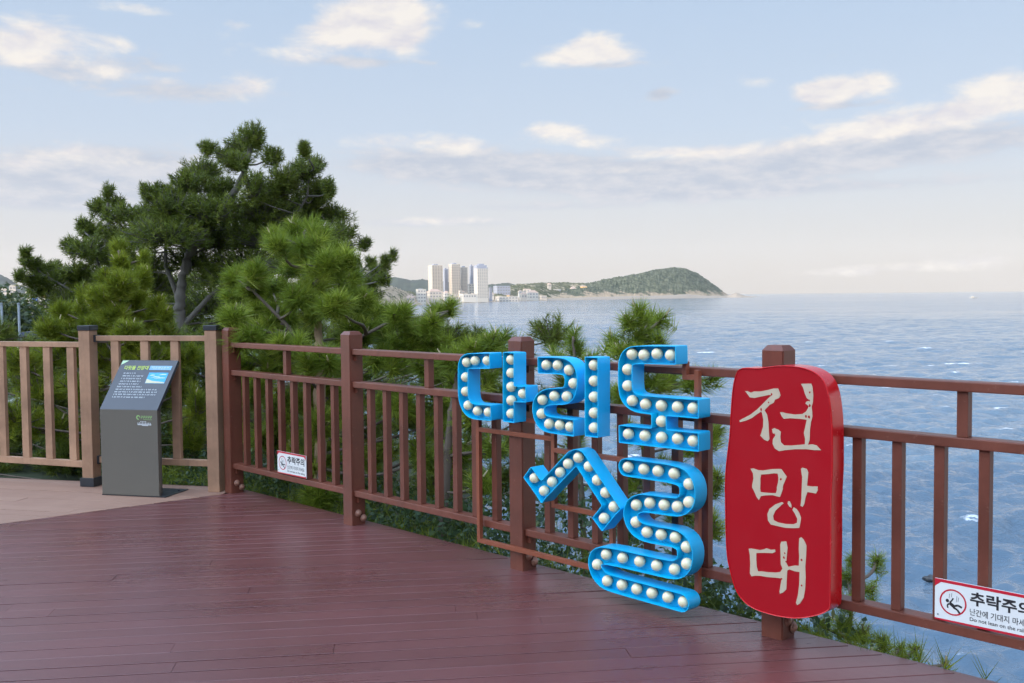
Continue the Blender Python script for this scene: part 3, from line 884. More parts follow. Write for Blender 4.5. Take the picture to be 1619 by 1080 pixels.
def curve_pts(P, it=2):
    P = [np.array(p) for p in P]
    for _ in range(it):
        Q = [P[0]]
        for i in range(len(P) - 1):
            Q += [P[i] * .75 + P[i + 1] * .25, P[i] * .25 + P[i + 1] * .75]
        Q.append(P[-1]); P = Q
    return P


def build_letters():
    LW, NF, NB, NP = .082, .163, .076, .118
    base = FC + FD * 3.4 + FN * .09
    root = thing('bulb_letter_sign', 'sky blue marquee letters studded with cream bulbs on a rust red frame before the railing', 'sign', FC + FD * 3.4, -TH)
    ox = 3.4
    zA = (720, 550, 8.308); zB = (840, 555, 7.715); zC = (970, 540, 6.0); zD = (820, 700, 7.2); zE = (960, 710, 6.753); zF = (920, 820, 6.752)
    def cv(z, pts):
        r = []
        for x, y in pts:
            u, zz = fence_uz(z[0] + x / z[2], z[1] + y / z[2], NF - .021); r.append((u - ox, zz))
        return r
    # strokes: (points, smooth?, start, end) with ends 's'quare or 'r'ound
    L1 = [(cv(zA, [(421, 168), (225, 168), (165, 182), (140, 230), (137, 300), (137, 590), (150, 690), (185, 775), (245, 825), (310, 838), (436, 846)]), 1, 's', 's'),
          (cv(zA, [(735, 163), (735, 868)]), 0, 's', 's'), (cv(zA, [(735, 600), (890, 604)]), 0, 'r', 's')]
    b1 = cv(zA, [(421, 168), (262, 170), (150, 190), (137, 385), (137, 572), (170, 755), (292, 830), (436, 845), (735, 155), (735, 330), (735, 512), (735, 690), (735, 865), (890, 602)])
    L2 = [(cv(zB, [(187, 172), (345, 175), (440, 190), (500, 240), (522, 320), (520, 420), (495, 510), (430, 553), (283, 548), (180, 570), (125, 640), (118, 720), (135, 800), (170, 860), (240, 893), (350, 907), (477, 925)]), 1, 's', 's'),
          (cv(zB, [(768, 178), (768, 938)]), 0, 's', 's'),
          (cv(zD, [(180, 398), (290, 550)]), 0, 's', 'x'), (cv(zD, [(290, 550), (640, 180)]), 0, 'x', 'r'), (cv(zD, [(640, 180), (690, 160), (725, 180)]), 1, 'r', 'r'), (cv(zD, [(725, 180), (1085, 726)]), 0, 'r', 'x'), (cv(zD, [(1085, 726), (975, 862)]), 0, 'x', 's')]
    b2 = cv(zB, [(187, 170), (325, 175), (462, 232), (517, 395), (435, 555), (283, 550), (138, 595), (127, 765), (220, 890), (350, 905), (477, 925), (768, 172), (768, 366), (768, 560), (768, 755), (768, 937)]) + \
         cv(zD, [(182, 402), (290, 548), (383, 445), (475, 337), (565, 240), (682, 170), (802, 270), (897, 425), (992, 568), (1086, 728), (975, 860)])
    L3 = [(cv(zC, [(545, 128), (235, 122), (170, 140), (138, 200), (137, 300), (137, 430), (155, 520), (220, 578), (305, 595), (610, 620), (758, 632)]), 1, 's', 's'),
          (cv(zC, [(457, 608), (457, 910)]), 0, 'r', 'r'), (cv(zC, [(143, 878), (758, 943)]), 0, 's', 's'),
          (cv(zE, [(225, 190), (400, 214), (717, 258), (830, 300), (880, 380), (890, 470), (875, 560), (800, 612), (720, 612), (457, 572), (370, 570), (300, 605), (272, 690), (295, 780), (350, 850), (427, 888), (560, 914), (730, 942)])
           + cv(zF, [(1010, 202), (1090, 245), (1128, 320), (1132, 410), (1110, 490), (1050, 535), (980, 540), (800, 500), (437, 418), (262, 383), (195, 395), (165, 450), (172, 520), (205, 595), (272, 660), (430, 708), (750, 795), (1088, 888)]), 1, 'r', 'r')]
    b3 = cv(zC, [(178, 120), (290, 128), (415, 117), (545, 130), (136, 265), (137, 420), (180, 562), (305, 595), (455, 608), (610, 620), (758, 632), (457, 757), (143, 877), (300, 893), (457, 910), (610, 922), (758, 943)]) + \
         cv(zE, [(225, 192), (393, 215), (545, 235), (717, 262), (877, 372), (875, 567), (752, 614), (610, 597), (457, 575), (313, 597), (309, 780), (427, 888)]) + \
         cv(zF, [(848, 172), (1000, 200), (1120, 302), (1122, 482), (990, 542), (800, 500), (618, 458), (437, 420), (262, 383), (165, 490), (272, 665), (430, 708), (587, 752), (750, 795), (920, 838), (1088, 888)])
    # one bulb, then copies
    mb = MB(); mb.sphere((0, 0, 0), .0260, 18, 12); mb.mi = 1; mb.tube([(0, .022, 0), (0, .044, 0)], [.017, .020], 12)
    bulb_me = None
    for L, B in ((L1, b1), (L2, b2), (L3, b3)):
        allp = np.array([p for s in L for p in s[0]])
        mn = allp.min(0) - .07; mx = allp.max(0) + .07; h = .0036
        gx = np.arange(mn[0], mx[0], h); gz = np.arange(mn[1], mx[1], h)
        X, Z = np.meshgrid(gx, gz, indexing='ij'); fld = np.full(X.shape, 9.0)
        hw = LW / 2
        for pts, sm, e0, e1 in L:
            P = curve_pts(pts) if sm else [np.array(p) for p in pts]
            n = len(P) - 1
            for i in range(n):
                a, b = P[i], P[i + 1]; d = b - a; ln = np.hypot(*d)
                if ln < 1e-6: continue
                d = d / ln
                t = (X - a[0]) * d[0] + (Z - a[1]) * d[1]; v = np.abs((X - a[0]) * d[1] - (Z - a[1]) * d[0])
                lo = 0.0; hi = ln; boxy = False
                lc, hc = 'r', 'r'
                if i == 0 and e0 in 'sx': lc = 's'
                if i == n - 1 and e1 in 'sx': hc = 's'
                cap = np.hypot(v, np.maximum(np.maximum(-t, t - ln), 0)) - hw
                if lc == 's' or hc == 's':
                    bx = np.maximum(v - hw, np.maximum(-t - (hw if lc == 's' else 0), t - ln - (hw if hc == 's' else 0)))
                    if lc == 's' and hc == 's': cap = bx
                    elif lc == 's': cap = np.minimum(bx, np.hypot(v, np.maximum(t - ln, 0)) - hw + (t < 0) * 9)
                    else: cap = np.minimum(bx, np.hypot(v, np.maximum(-t, 0)) - hw + (t > ln) * 9)
                fld = np.minimum(fld, cap)
        loops = march(fld, mn[0], mn[1], h)
        mb_ = MB()
        inner = []
        for l in loops:
            n = len(l)
            t1 = np.roll(l, -1, 0) - l; t1 /= np.linalg.norm(t1, axis=1)[:, None] + 1e-9
            t0 = np.roll(t1, 1, 0); nr = np.stack([-(t0 + t1)[:, 1], (t0 + t1)[:, 0]], 1); nr /= np.linalg.norm(nr, axis=1)[:, None] + 1e-9
            # the loop runs with the inside on one side: test it
            q = l + nr * .006
            ix = np.clip(((q - mn) / h).astype(int), 0, np.array(fld.shape) - 1)
            if np.mean(fld[ix[:, 0], ix[:, 1]] < 0) < .5: nr = -nr
            li = l + nr * .0035; inner.append(li)
            ring = [(l, -NF), (l, -NB), (li, -NB), (li, -NF)]
            vs = [(p[0], y, p[1]) for lp, y in ring for p in lp]
            fs = []
            for k in range(4):
                if k == 2: pass
                for i in range(n):
                    j = (i + 1) % n; k2 = (k + 1) % 4
                    fs.append((k * n + i, k * n + j, k2 * n + j, k2 * n + i))
            mb_.add(vs, fs)
        letter = mb_.build('letter', M['blue'], root); angle_smooth(letter, 38)
        ins = fld < -.0012
        cell = ins[:-1, :-1] & ins[1:, :-1] & ins[:-1, 1:] & ins[1:, 1:]
        mbp = MB()
        for yy in (-NP, -NB - .002):
            for i, j in zip(*np.nonzero(cell)):
                mbp.add([(gx[i], yy, gz[j]), (gx[i + 1], yy, gz[j]), (gx[i + 1], yy, gz[j + 1]), (gx[i], yy, gz[j + 1])], [(0, 1, 2, 3)])
        mbp.build('face_plate', M['blue'], letter, fix=False)
        for (x, z) in B:
            if bulb_me is None:
                o = mb.build('bulb', [M['bulb'], M['socket']], letter, smooth=True); bulb_me = o
                o.location = (x, -(NF - .021), z)
            else: copy_part(bulb_me, letter, (x, -(NF - .021), z))
    # frame of square tube
    mb = MB(); y0, y1 = -.0755, -.0515
    T = .0115
    def bar(p, q):
        (x0, z0), (x1, z1) = p, q
        if abs(x1 - x0) < .001: mb.box(x0 - T, x0 + T, y0, y1, min(z0, z1), max(z0, z1), .0015)
        else: mb.box(min(x0, x1), max(x0, x1), y0, y1, z0 - T, z0 + T, .0015)
    fx = lambda x, y: (fence_uz(x, y, .07)[0] - ox, fence_uz(x, y, .07)[1])
    xl = fx(757, 800)[0]; xr = fx(1102, 700)[0]; xm = fx(875, 750)[0]; xm2 = fx(967, 830)[0]
    bar((xl, .105), (xl, .92)); bar((xl + T, .116), (fx(945, 900)[0], .116)); bar((xr, .12), (xr, 1.105))
    bar((xm, .375), (xm, .98)); bar((xm + T, .385), (xm2 + .05, .385)); bar((xm2, .15), (xm2, .373)); bar((xm + T, .665), (xr - T, .665))
    xs = fx(1083, 585)[0]; bar((xs, 1.06), (xs, 1.14)); bar((xs - .3, 1.10), (xs - T, 1.10)); bar((xs + T, 1.0715), (xr - T, 1.0715))
    bar((xl + T, .80), (xm - T, .80)); bar((xl + T, .72), (xm - T, .72))
    mb.build('frame', M['rust'], root)


build_letters()


# ------------------------------------------------------------------ red board sign
def build_board():
    NFB, NBK = .152, .062
    ox = 4.62
    root = thing('red_board_sign', 'tall red glossy board with cream brush lettering fixed to a railing post', 'sign', FC + FD * ox, -TH)
    zG = (1140, 570, 5.143); zH = (1140, 770, 4.909)
    def cv(z, pts): return [(lambda q: (q[0] - ox, q[1]))(fence_uz(z[0] + x / z[2], z[1] + y / z[2], NFB)) for x, y in pts]
    out = cv(zG, [(85, 280), (95, 200), (108, 140), (125, 90), (150, 64), (200, 57), (300, 64), (380, 50), (470, 41), (560, 42), (660, 55), (740, 82), (800, 122), (845, 180), (870, 250), (885, 320), (900, 440), (908, 600), (908, 750), (908, 900)]) + \
        cv(zH, [(858, 30), (853, 200), (855, 400), (852, 600), (850, 800), (850, 935), (830, 965), (780, 990), (700, 1012), (620, 1022), (560, 1024), (450, 1010), (350, 985), (260, 953), (190, 910), (130, 840), (95, 760), (65, 650), (45, 560), (36, 450), (31, 300), (28, 100)]) + \
        cv(zG, [(28, 1000), (36, 850), (55, 700), (70, 560), (76, 400)])
    P = [np.array(p) for p in out]
    for _ in range(1):      # one smoothing pass of the closed outline
        Q = []
        for i in range(len(P)): Q += [P[i] * .75 + P[(i + 1) % len(P)] * .25, P[i] * .25 + P[(i + 1) % len(P)] * .75]
        P = Q
    l = np.array(P); n = len(l)
    t1 = np.roll(l, -1, 0) - np.roll(l, 1, 0); t1 /= np.linalg.norm(t1, axis=1)[:, None]
    nr = np.stack([-t1[:, 1], t1[:, 0]], 1)
    cen = l.mean(0)
    if np.mean(((cen - l) * nr).sum(1)) < 0: nr = -nr
    mb = MB()
    rings = [(l + nr * .0045, -NFB + .003), (l + nr * .004, -NFB), (l + nr * .0018, -NFB - .001), (l, -NFB + .003), (l, -NBK), (l + nr * .004, -NBK + .003)]
    # raised bead round the rim, then the side
    for k in range(len(rings) - 1):
        (a, ya), (b, yb) = rings[k], rings[k + 1]
        mb.add([(p[0], ya, p[1]) for p in a] + [(p[0], yb, p[1]) for p in b], [(i, (i + 1) % n, n + (i + 1) % n, n + i) for i in range(n)])
    side = mb.build('side_band', M['signside'], root); angle_smooth(side, 50)
    mb = MB(); mb.poly_xz([l + nr * .0042], -NFB + .0025, -NFB + .006); mb.build('face', M['signred'], root)
    mb = MB(); mb.poly_xz([l + nr * .003], -NBK + .003, -NBK + .001); mb.build('back_panel', M['signside'], root)
    S = []
    S.append(cv(zG, [(193, 248), (215, 250), (240, 262), (268, 252), (320, 252), (380, 240), (425, 228), (462, 228), (476, 260), (482, 285), (470, 305), (440, 318), (425, 345), (395, 360), (370, 385), (352, 405), (372, 440), (384, 500), (386, 560), (392, 640), (378, 657), (350, 645), (318, 612), (325, 590), (340, 540), (342, 480), (332, 430), (325, 415), (290, 438), (250, 468), (200, 490), (152, 502), (148, 488), (180, 470), (230, 445), (290, 400), (340, 350), (385, 305), (410, 285), (390, 280), (330, 292), (270, 305), (232, 300), (215, 275)]))
    S.append(cv(zG, [(648, 190), (732, 188), (742, 215), (748, 280), (745, 340), (735, 375), (740, 420), (742, 455), (730, 500), (722, 560), (718, 650), (705, 685), (740, 682), (775, 690), (812, 730), (760, 730), (690, 722), (600, 722), (520, 730), (470, 738), (435, 715), (418, 680), (420, 640), (440, 610), (418, 590), (413, 560), (430, 550), (462, 562), (485, 580), (480, 620), (485, 665), (510, 690), (560, 692), (620, 688), (680, 682), (682, 640), (672, 590), (685, 530), (695, 482), (640, 475), (560, 470), (510, 475), (492, 455), (478, 422), (495, 420), (530, 430), (600, 440), (660, 435), (690, 415), (705, 390), (710, 370), (685, 350), (692, 335), (720, 325), (695, 305), (680, 270), (665, 220)]))
    mo = cv(zG, [(238, 880), (262, 878), (300, 892), (340, 895), (400, 885), (460, 882), (490, 885), (515, 920), (533, 945), (520, 975), (505, 1010), (498, 1040)]) + cv(zH, [(480, 10), (465, 55), (455, 78), (428, 72), (400, 64), (340, 66), (308, 72), (292, 102), (275, 80), (258, 40), (240, 5)]) + cv(zG, [(252, 1010), (262, 960), (258, 920)])
    mi = cv(zG, [(325, 928), (370, 925), (430, 918), (458, 920), (465, 950), (462, 990), (452, 1030)]) + cv(zH, [(432, 20), (425, 48), (395, 48), (340, 44), (305, 40), (302, 10)]) + cv(zG, [(318, 1000), (318, 960)])
    S2 = [mo, mi]
    S.append(cv(zG, [(648, 880), (660, 872), (695, 882), (708, 910), (702, 970), (698, 1020), (740, 1025), (785, 1025), (782, 1050)]) + cv(zH, [(752, 20), (735, 52), (705, 45), (668, 40), (655, 80), (645, 130), (632, 155), (615, 145), (622, 90), (625, 0)]) + cv(zG, [(658, 950), (652, 910)]))
    S.append(cv(zH, [(470, 118), (485, 126), (460, 148), (420, 185), (402, 225), (408, 258), (440, 275), (500, 288), (560, 290), (588, 278), (590, 245), (570, 205), (552, 178), (562, 158), (585, 172), (605, 200), (620, 240), (612, 290), (605, 318), (560, 320), (500, 318), (440, 305), (385, 292), (362, 260), (358, 210), (375, 170), (420, 135)]))
    S.append(cv(zH, [(518, 112), (532, 112), (545, 140), (545, 162), (528, 152), (515, 130)]))
    S.append(cv(zH, [(213, 480), (235, 478), (300, 490), (330, 485), (350, 476), (385, 488), (418, 486), (420, 505), (395, 515), (340, 512), (300, 512), (272, 515), (272, 570), (275, 620), (285, 655), (310, 655), (360, 662), (420, 665), (458, 660), (475, 635), (462, 600), (460, 520), (458, 450), (465, 425), (505, 423), (515, 470), (508, 540), (505, 590), (520, 620), (570, 610), (602, 612), (605, 540), (602, 480), (605, 400), (620, 390), (640, 410), (662, 455), (658, 540), (652, 620), (655, 700), (650, 800), (640, 860), (610, 905), (590, 918), (580, 900), (595, 840), (605, 760), (608, 660), (570, 655), (530, 640), (512, 650), (508, 720), (505, 795), (480, 820), (455, 830), (452, 810), (462, 750), (470, 710), (420, 705), (360, 700), (300, 690), (260, 690), (235, 695), (222, 670), (225, 600), (222, 530)]))
    yl = -NFB + .0025
    mb = MB()
    for p in S: mb.poly_xz([p], yl - .0012, yl - .0002)
    mb.poly_xz(S2, yl - .0012, yl - .0002)
    mb.build('lettering', M['cream'], root)
    mb = MB()
    spots = cv(zG, [(720, 258), (715, 325), (718, 368), (690, 455), (715, 460), (385, 343), (325, 398), (410, 275), (485, 965), (432, 600), (440, 330)]) + cv(zH, [(493, 515), (488, 548), (625, 565), (470, 713), (625, 766), (505, 580)])
    g = random.Random(3)
    for (x, z) in spots:
        r = g.uniform(.0032, .006); k = 7
        mb.add([(x + r * g.uniform(.6, 1.2) * math.cos(6.283 * i / k), yl - .0016, z + r * g.uniform(.7, 1.5) * math.sin(6.283 * i / k)) for i in range(k)], [tuple(range(k))])
    mb.build('worn_specks', M['signred'], root, fix=False)
    # clamps to the post
    mb = MB()
    for z in (.30, .95):
        mb = MB(); mb.box(-.16, .10, -NBK - .0, -.0515, z, z + .03, .002); mb.build('mounting_bar', M['maroon'], root)


build_board()


# ------------------------------------------------------------------ warning plates
def build_warning(u0, label):
    root = thing('warning_sign', label, 'sign', FC + FD * u0, -TH, 'fall warning plates on the railing')
    W, H, zb, y = .352, .152, .234, -.0445
    mb = MB(); mb.box(0, W, y, y + .006, zb, zb + H, .001); pn = mb.build('panel', M['white'], root)
    mb = MB(); yy = y - .0006
    q = lambda a: [(x, yy, zb + z) for x, z in a]
    mb.add(q([(0, H), (0, H - .030), (.004, H - .026), (.022, H - .011), (W - .022, H - .011), (W - .004, H - .026), (W, H - .030), (W, H)]), [(0, 1, 2, 3, 4, 5, 6, 7)])
    mb.add(q([(0, 0), (W, 0), (W, .013), (W - .012, .009), (.012, .006), (0, .006)]), [(0, 1, 2, 3, 4, 5)])
    n = 40; cx, cz, r0, r1 = .066, .074, .048, .0425
    mb.add([(cx + r * math.cos(6.28319 * i / n), yy, zb + cz + r * math.sin(6.28319 * i / n)) for r in (r0, r1) for i in range(n)], [(i, (i + 1) % n, n + (i + 1) % n, n + i) for i in range(n)])
    mb.build('red_border', M['warnred'], pn, fix=False)
    mb = MB()
    # falling figure: head, bent body and limbs, and the lines above it
    def limb(pts, w0):
        pts = [np.array(p) for p in pts]
        for a, b in zip(pts[:-1], pts[1:]):
            d = b - a; d /= np.hypot(*d); e = np.array([-d[1], d[0]]) * w0
            mb.add([(cx + v[0], yy, zb + cz + v[1]) for v in (a - e, b - e, b + e, a + e)], [(0, 1, 2, 3)])
    mb.add([(cx - .020 + .0062 * math.cos(6.283 * i / 14), yy, zb + cz + .003 + .0065 * math.sin(6.283 * i / 14)) for i in range(14)], [tuple(range(14))])
    limb([(-.012, -.004), (.006, -.016)], .0062); limb([(.004, -.013), (.018, -.007), (.032, -.013)], .0036); limb([(.002, -.018), (.016, -.024), (.025, -.036)], .0036)
    limb([(-.012, -.003), (-.004, .006), (.001, .016)], .0026); limb([(-.014, -.006), (-.020, -.014), (-.018, -.024)], .0026)
    for x, h0, h1 in ((-.014, .012, .030), (-.006, .018, .034), (.012, .004, .026), (.018, .006, .022)): limb([(x, h0), (x + .002, h1)], .0007)
    mb.build('falling_figure', M['ink'], pn, fix=False)
    mb = MB(); fit_text(mb, '추락주의', .126, .334, zb + .078, zb + .128, yy, .028); mb.build('heading', M['ink'], pn, fix=False)
    mb = MB(); fit_text(mb, '난간에 기대지 마세요', .126, .334, zb + .041, zb + .066, yy, .008); fit_text(mb, 'Do not lean on the railing', .126, .334, zb + .016, zb + .034, yy, .008); mb.build('notice_text', M['ink'], pn, fix=False)
    for x, z in ((.012, .02), (W - .012, H - .03)):
        mb = MB(); mb.tube([(x, yy + .001, zb + z), (x, yy - .0012, zb + z)], .003, 8); mb.build('screw', M['pole'], pn)


build_warning(.678, 'small white plate with red edges low on the railing, right of the grey information stand')
build_warning(5.1876, 'white fall warning plate with red edges, right of the tall red board')


# ------------------------------------------------------------------ pines
def unit(a): return a / (np.linalg.norm(a, axis=-1, keepdims=True) + 1e-9)


def needle_mesh(name, tips, dirs, shoot, k, nlen, nwid, mat, g, lo=0.0, spread=(18, 78)):
    n = len(tips)
    dirs = unit(dirs)
    a = unit(np.cross(dirs, g.normal(size=(n, 3)))); b = np.cross(dirs, a)
    t = g.random((n, k)) ** 0.8
    th = np.radians(spread[0] + (spread[1] - spread[0]) * np.clip(t * .85 + g.random((n, k)) * .35, 0, 1)); ph = g.random((n, k)) * 6.2832
    sh = (shoot if np.ndim(shoot) else np.full(n, shoot))[:, None]
    base = tips[:, None, :] - dirs[:, None, :] * (t * sh)[..., None]
    nd = dirs[:, None, :] * np.cos(th)[..., None] + (a[:, None, :] * np.cos(ph)[..., None] + b[:, None, :] * np.sin(ph)[..., None]) * np.sin(th)[..., None]
    ln = nlen * g.uniform(.7, 1.12, (n, k))
    w = unit(np.cross(nd, g.normal(size=(n, k, 3)))) * nwid * .5
    end = base + nd * ln[..., None] + np.array([0, 0, -1.0]) * (ln * .10)[..., None]
    V = np.stack([base - w, base + w, end], 2).reshape(-1, 3)
    tone = np.clip(g.beta(1.7, 1.9, (n, 1)) * .8 + g.random((n, k)) * .2 + lo, 0, 0.96)
    tone[g.random((n, k)) < .012] = 1.0
    Fc = np.arange(n * k * 3).reshape(-1, 3)
    return np_mesh(name, V, Fc, mat, {'tone': np.repeat(tone.ravel(), 3)})


def sweep(mb, p, q, r0, r1, g, bend=.15, seg=5, n=6, sag=0.0):
    p = np.array(p, float); q = np.array(q, float); L = np.linalg.norm(q - p)
    off = g.normal(size=3) * bend * L
    off2 = g.normal(size=3) * bend * L * .5
    pts = []; rad = []
    for i in range(seg + 1):
        t = i / seg
        pts.append(p + (q - p) * t + off * math.sin(math.pi * t) * .5 + off2 * math.sin(2 * math.pi * t) * .4 + np.array([0, 0, -sag * L * math.sin(math.pi * t)]))
        rad.append(r0 + (r1 - r0) * t)
    mb.tube(pts, rad, n, cap=False)
    return pts


def pine(name, label, trunk, pads, mat, tuft, seed, bark='bark', trunk_r=.11, buds=0, group=None, limb_r=.03, dens=1.0, tone=0.0, rad=1.0, up=.55, spread=(18, 78), stems=(), limb_bark=None):
    """trunk: list of points; pads: (centre, (rx, ry, rz), shoots); tuft: (shoot length, needles, needle length, needle width)"""
    g = np.random.default_rng(seed)
    base = np.array(trunk[0], float)
    root = thing(name, label, 'tree', base, 0, group)
    mb = MB()
    T = [np.array(p, float) - base for p in trunk]
    n = len(T)
    Tf = []; Rf = []
    for i in range(n - 1):
        for k in range(8):
            f = k / 8; Tf.append(T[i] + (T[i + 1] - T[i]) * f + g.normal(size=3) * trunk_r * .10); Rf.append(trunk_r * (1 - .72 * (i + f) / (n - 1)) * g.uniform(.82, 1.16))
    Tf.append(T[-1]); Rf.append(trunk_r * .28)
    mb.tube(Tf, Rf, 11)
    tr = mb.build('trunk', M[bark], root, smooth=True)
    lm = MB(); tips = []; dirs = []
    ways = [T]
    for st in stems:
        S_ = [np.array(p, float) - base for p in st]; ways.append(S_)
        lm.tube(S_, [trunk_r * (.36 - .27 * i / (len(S_) - 1)) for i in range(len(S_))], 8, cap=False)
    dense = []
    for W_ in ways:
        for a_, b_ in zip(W_[:-1], W_[1:]): dense += [a_ + (b_ - a_) * f for f in np.linspace(0, 1, 9)[:-1]]
        dense.append(W_[-1])
    dense = np.array(dense)
    lo_z = T[0][2] + .3 * (T[-1][2] - T[0][2])
    for c, r, m in pads:
        c = np.array(c, float) - base; r = np.array(r, float) * rad
        # the limb leaves the nearest stem, a little below the pad
        dv = c - dense; hd = np.hypot(dv[:, 0], dv[:, 1])
        cost = np.linalg.norm(dv, axis=1) + 1.2 * np.maximum(0, .3 * hd - dv[:, 2]) + 5.0 * (dense[:, 2] < lo_z)
        a = dense[int(np.argmin(cost))]
        bp = sweep(lm, a, c - np.array([0, 0, r[2] * .35]), limb_r * (.7 + .4 * g.random()), .008, g, .10, 6, 6, .04)
        m = max(3, int(m * dens))
        p = g.normal(size=(m, 3)); p = unit(p) * (g.random((m, 1)) ** .45); p[:, 2] = np.where(p[:, 2] < -.35, -p[:, 2] * .8, p[:, 2])
        q = c + p * r
        o = c + np.array([0, 0, -.3]) * r + p * r * np.array([.25, .25, .1])
        d = unit(p * np.array([1, 1, .7]) + np.array([0, 0, up]) + g.normal(size=(m, 3)) * .32)
        for i in range(m):
            if g.random() < .6:
                lm.tube([o[i], (o[i] + q[i]) / 2 - np.array([0, 0, .03]) * r[2], q[i]], [.008, .006, .004], 4, cap=False)
        tips.append(q); dirs.append(d)
    lm.build('branches', M[limb_bark or bark], root, smooth=True)
    tips = np.concatenate(tips); dirs = np.concatenate(dirs)
    sl, k, nl, nw = tuft
    put(bpy.data.objects.new('crown', needle_mesh('crown', tips, dirs, sl * g.uniform(.7, 1.25, len(tips)), k, nl, nw, mat, g, tone, spread)), root)
    if buds:
        pick = g.choice(len(tips), min(buds, len(tips)), replace=False)
        bb = MB(); bb.tube([(0, 0, -.01), (0, 0, .045)], [.0085, .0035], 5); b0 = None
        for i in pick:
            if b0 is None: b0 = o = bb.build('candle', M['bud'], root); o.location = tips[i]
            else: o = copy_part(b0, root, tips[i])
            o.rotation_euler = Vector(dirs[i]).to_track_quat('Z', 'Y').to_euler()
    return root


def padlist(lst, depth, vary=0.0, seed=0, thick=1.0, mul=1.0):
    g = np.random.default_rng(seed); out = []
    for it in lst:
        px, py, rx, ry, m = it[:5]; d = (it[5] if len(it) > 5 else depth) + g.uniform(-vary, vary)
        s = d / F
        out.append((atdepth(px, py, d), (rx * s, .5 * (rx + ry) * s * thick, ry * s), m * mul))
    return out


TP = lambda pts, d: [tuple(atdepth(x, y, d + (p[0] if p else 0))) for x, y, *p in pts]

big = [(398, 216, 20, 22, 34), (384, 232, 26, 20, 34), (330, 231, 14, 8, 14), (352, 243, 14, 10, 12), (374, 254, 26, 16, 30), (430, 246, 16, 14, 20), (318, 272, 28, 22, 44), (300, 292, 32, 24, 44), (350, 302, 22, 24, 34),
       (482, 236, 9, 14, 12), (500, 256, 14, 10, 14), (482, 272, 26, 22, 36), (520, 296, 10, 16, 14), (500, 306, 26, 22, 36), (446, 276, 20, 16, 22), (440, 300, 40, 22, 46), (402, 300, 22, 30, 34), (250, 306, 24, 18, 32), (232, 302, 10, 14, 12),
       (276, 326, 40, 26, 60), (240, 340, 38, 22, 46), (335, 336, 48, 28, 74), (410, 336, 52, 30, 78), (480, 336, 44, 28, 60), (530, 338, 26, 14, 26), (540, 366, 24, 14, 26), (525, 392, 34, 18, 36), (575, 382, 12, 8, 8), (265, 372, 60, 28, 80),
       (345, 380, 62, 30, 90), (430, 378, 60, 30, 80), (500, 372, 44, 26, 50), (220, 380, 36, 22, 46), (300, 412, 46, 20, 44), (390, 416, 66, 26, 70), (230, 416, 40, 20, 46), (470, 420, 60, 26, 56), (540, 424, 36, 18, 36), (560, 446, 30, 16, 30), (360, 440, 50, 24, 50, 15.4), (420, 470, 60, 30, 60, 15.6), (330, 480, 44, 30, 44, 16.0), (240, 450, 40, 24, 40, 15.4), (300, 350, 60, 34, 60, 15.2), (390, 370, 70, 36, 70, 15.4), (460, 340, 50, 36, 60, 15.2), (270, 500, 44, 30, 44, 16.2), (380, 520, 60, 30, 50, 16.0)]
pine('pine_tree', 'tallest dark pine in the background, its ragged crown highest above the railings', TP([(292, 640), (288, 560), (283, 500), (286, 450), (300, 400), (345, 340), (385, 280), (396, 226)], 14.6),
     padlist(big, 14.6, 0.8, 1), M['pine_dark'], (.15, 26, .085, .0100), 31, 'greybark', .11, dens=3.6, limb_r=.016, rad=1.3, up=1.0, stems=[TP([(285, 520), (330, 470), (390, 420), (450, 370), (486, 310), (490, 250)], 14.6), TP([(285, 480), (262, 420), (262, 360), (250, 310)], 14.8)])
leftp = [(171, 302, 8, 14, 10), (186, 318, 12, 10, 12), (160, 328, 18, 16, 24), (190, 340, 30, 18, 36), (132, 354, 12, 12, 12), (150, 366, 28, 16, 30), (112, 384, 14, 10, 14), (140, 394, 34, 18, 40), (190, 376, 30, 22, 40), (180, 410, 40, 20, 46), (120, 426, 26, 12, 28),
         (40, 396, 9, 9, 9), (50, 412, 16, 9, 16), (66, 424, 22, 12, 26), (50, 440, 22, 10, 24), (92, 440, 30, 12, 34), (90, 420, 9, 9, 8), (140, 446, 34, 16, 40), (190, 444, 36, 18, 40), (30, 432, 8, 8, 8), (170, 470, 50, 26, 50), (110, 480, 46, 22, 44), (210, 500, 50, 30, 50), (70, 460, 26, 10, 22), (160, 520, 60, 30, 50)]
pine('pine_tree', 'dark spreading pine with a low branch reaching out to the far left', TP([(196, 660), (190, 560), (184, 480), (178, 420), (172, 360), (170, 312)], 15.6),
     padlist(leftp, 15.6, 0.6, 2), M['pine_dark'], (.15, 26, .085, .0100), 32, 'greybark', .09, dens=3.6, limb_r=.016, rad=1.3, up=1.0, stems=[TP([(188, 540), (150, 480), (100, 452), (62, 430), (44, 402)], 15.6), TP([(186, 520), (160, 430), (140, 372)], 15.5)])
rightp = [(622, 400, 7, 8, 6), (610, 410, 12, 8, 10), (585, 412, 10, 8, 10), (596, 426, 20, 9, 20), (606, 438, 12, 8, 10), (582, 446, 20, 10, 20), (560, 468, 30, 14, 30), (590, 462, 16, 8, 14)]
pine('pine_tree', 'dark pine branch end jutting to the right just left of the distant towers', TP([(520, 660), (522, 560), (530, 500), (545, 460)], 13.4),
     padlist(rightp, 13.4, 0.3, 3), M['pine_dark'], (.14, 30, .085, .0075), 33, 'greybark', .07, dens=3.0, limb_r=.018, rad=1.2, up=.9)

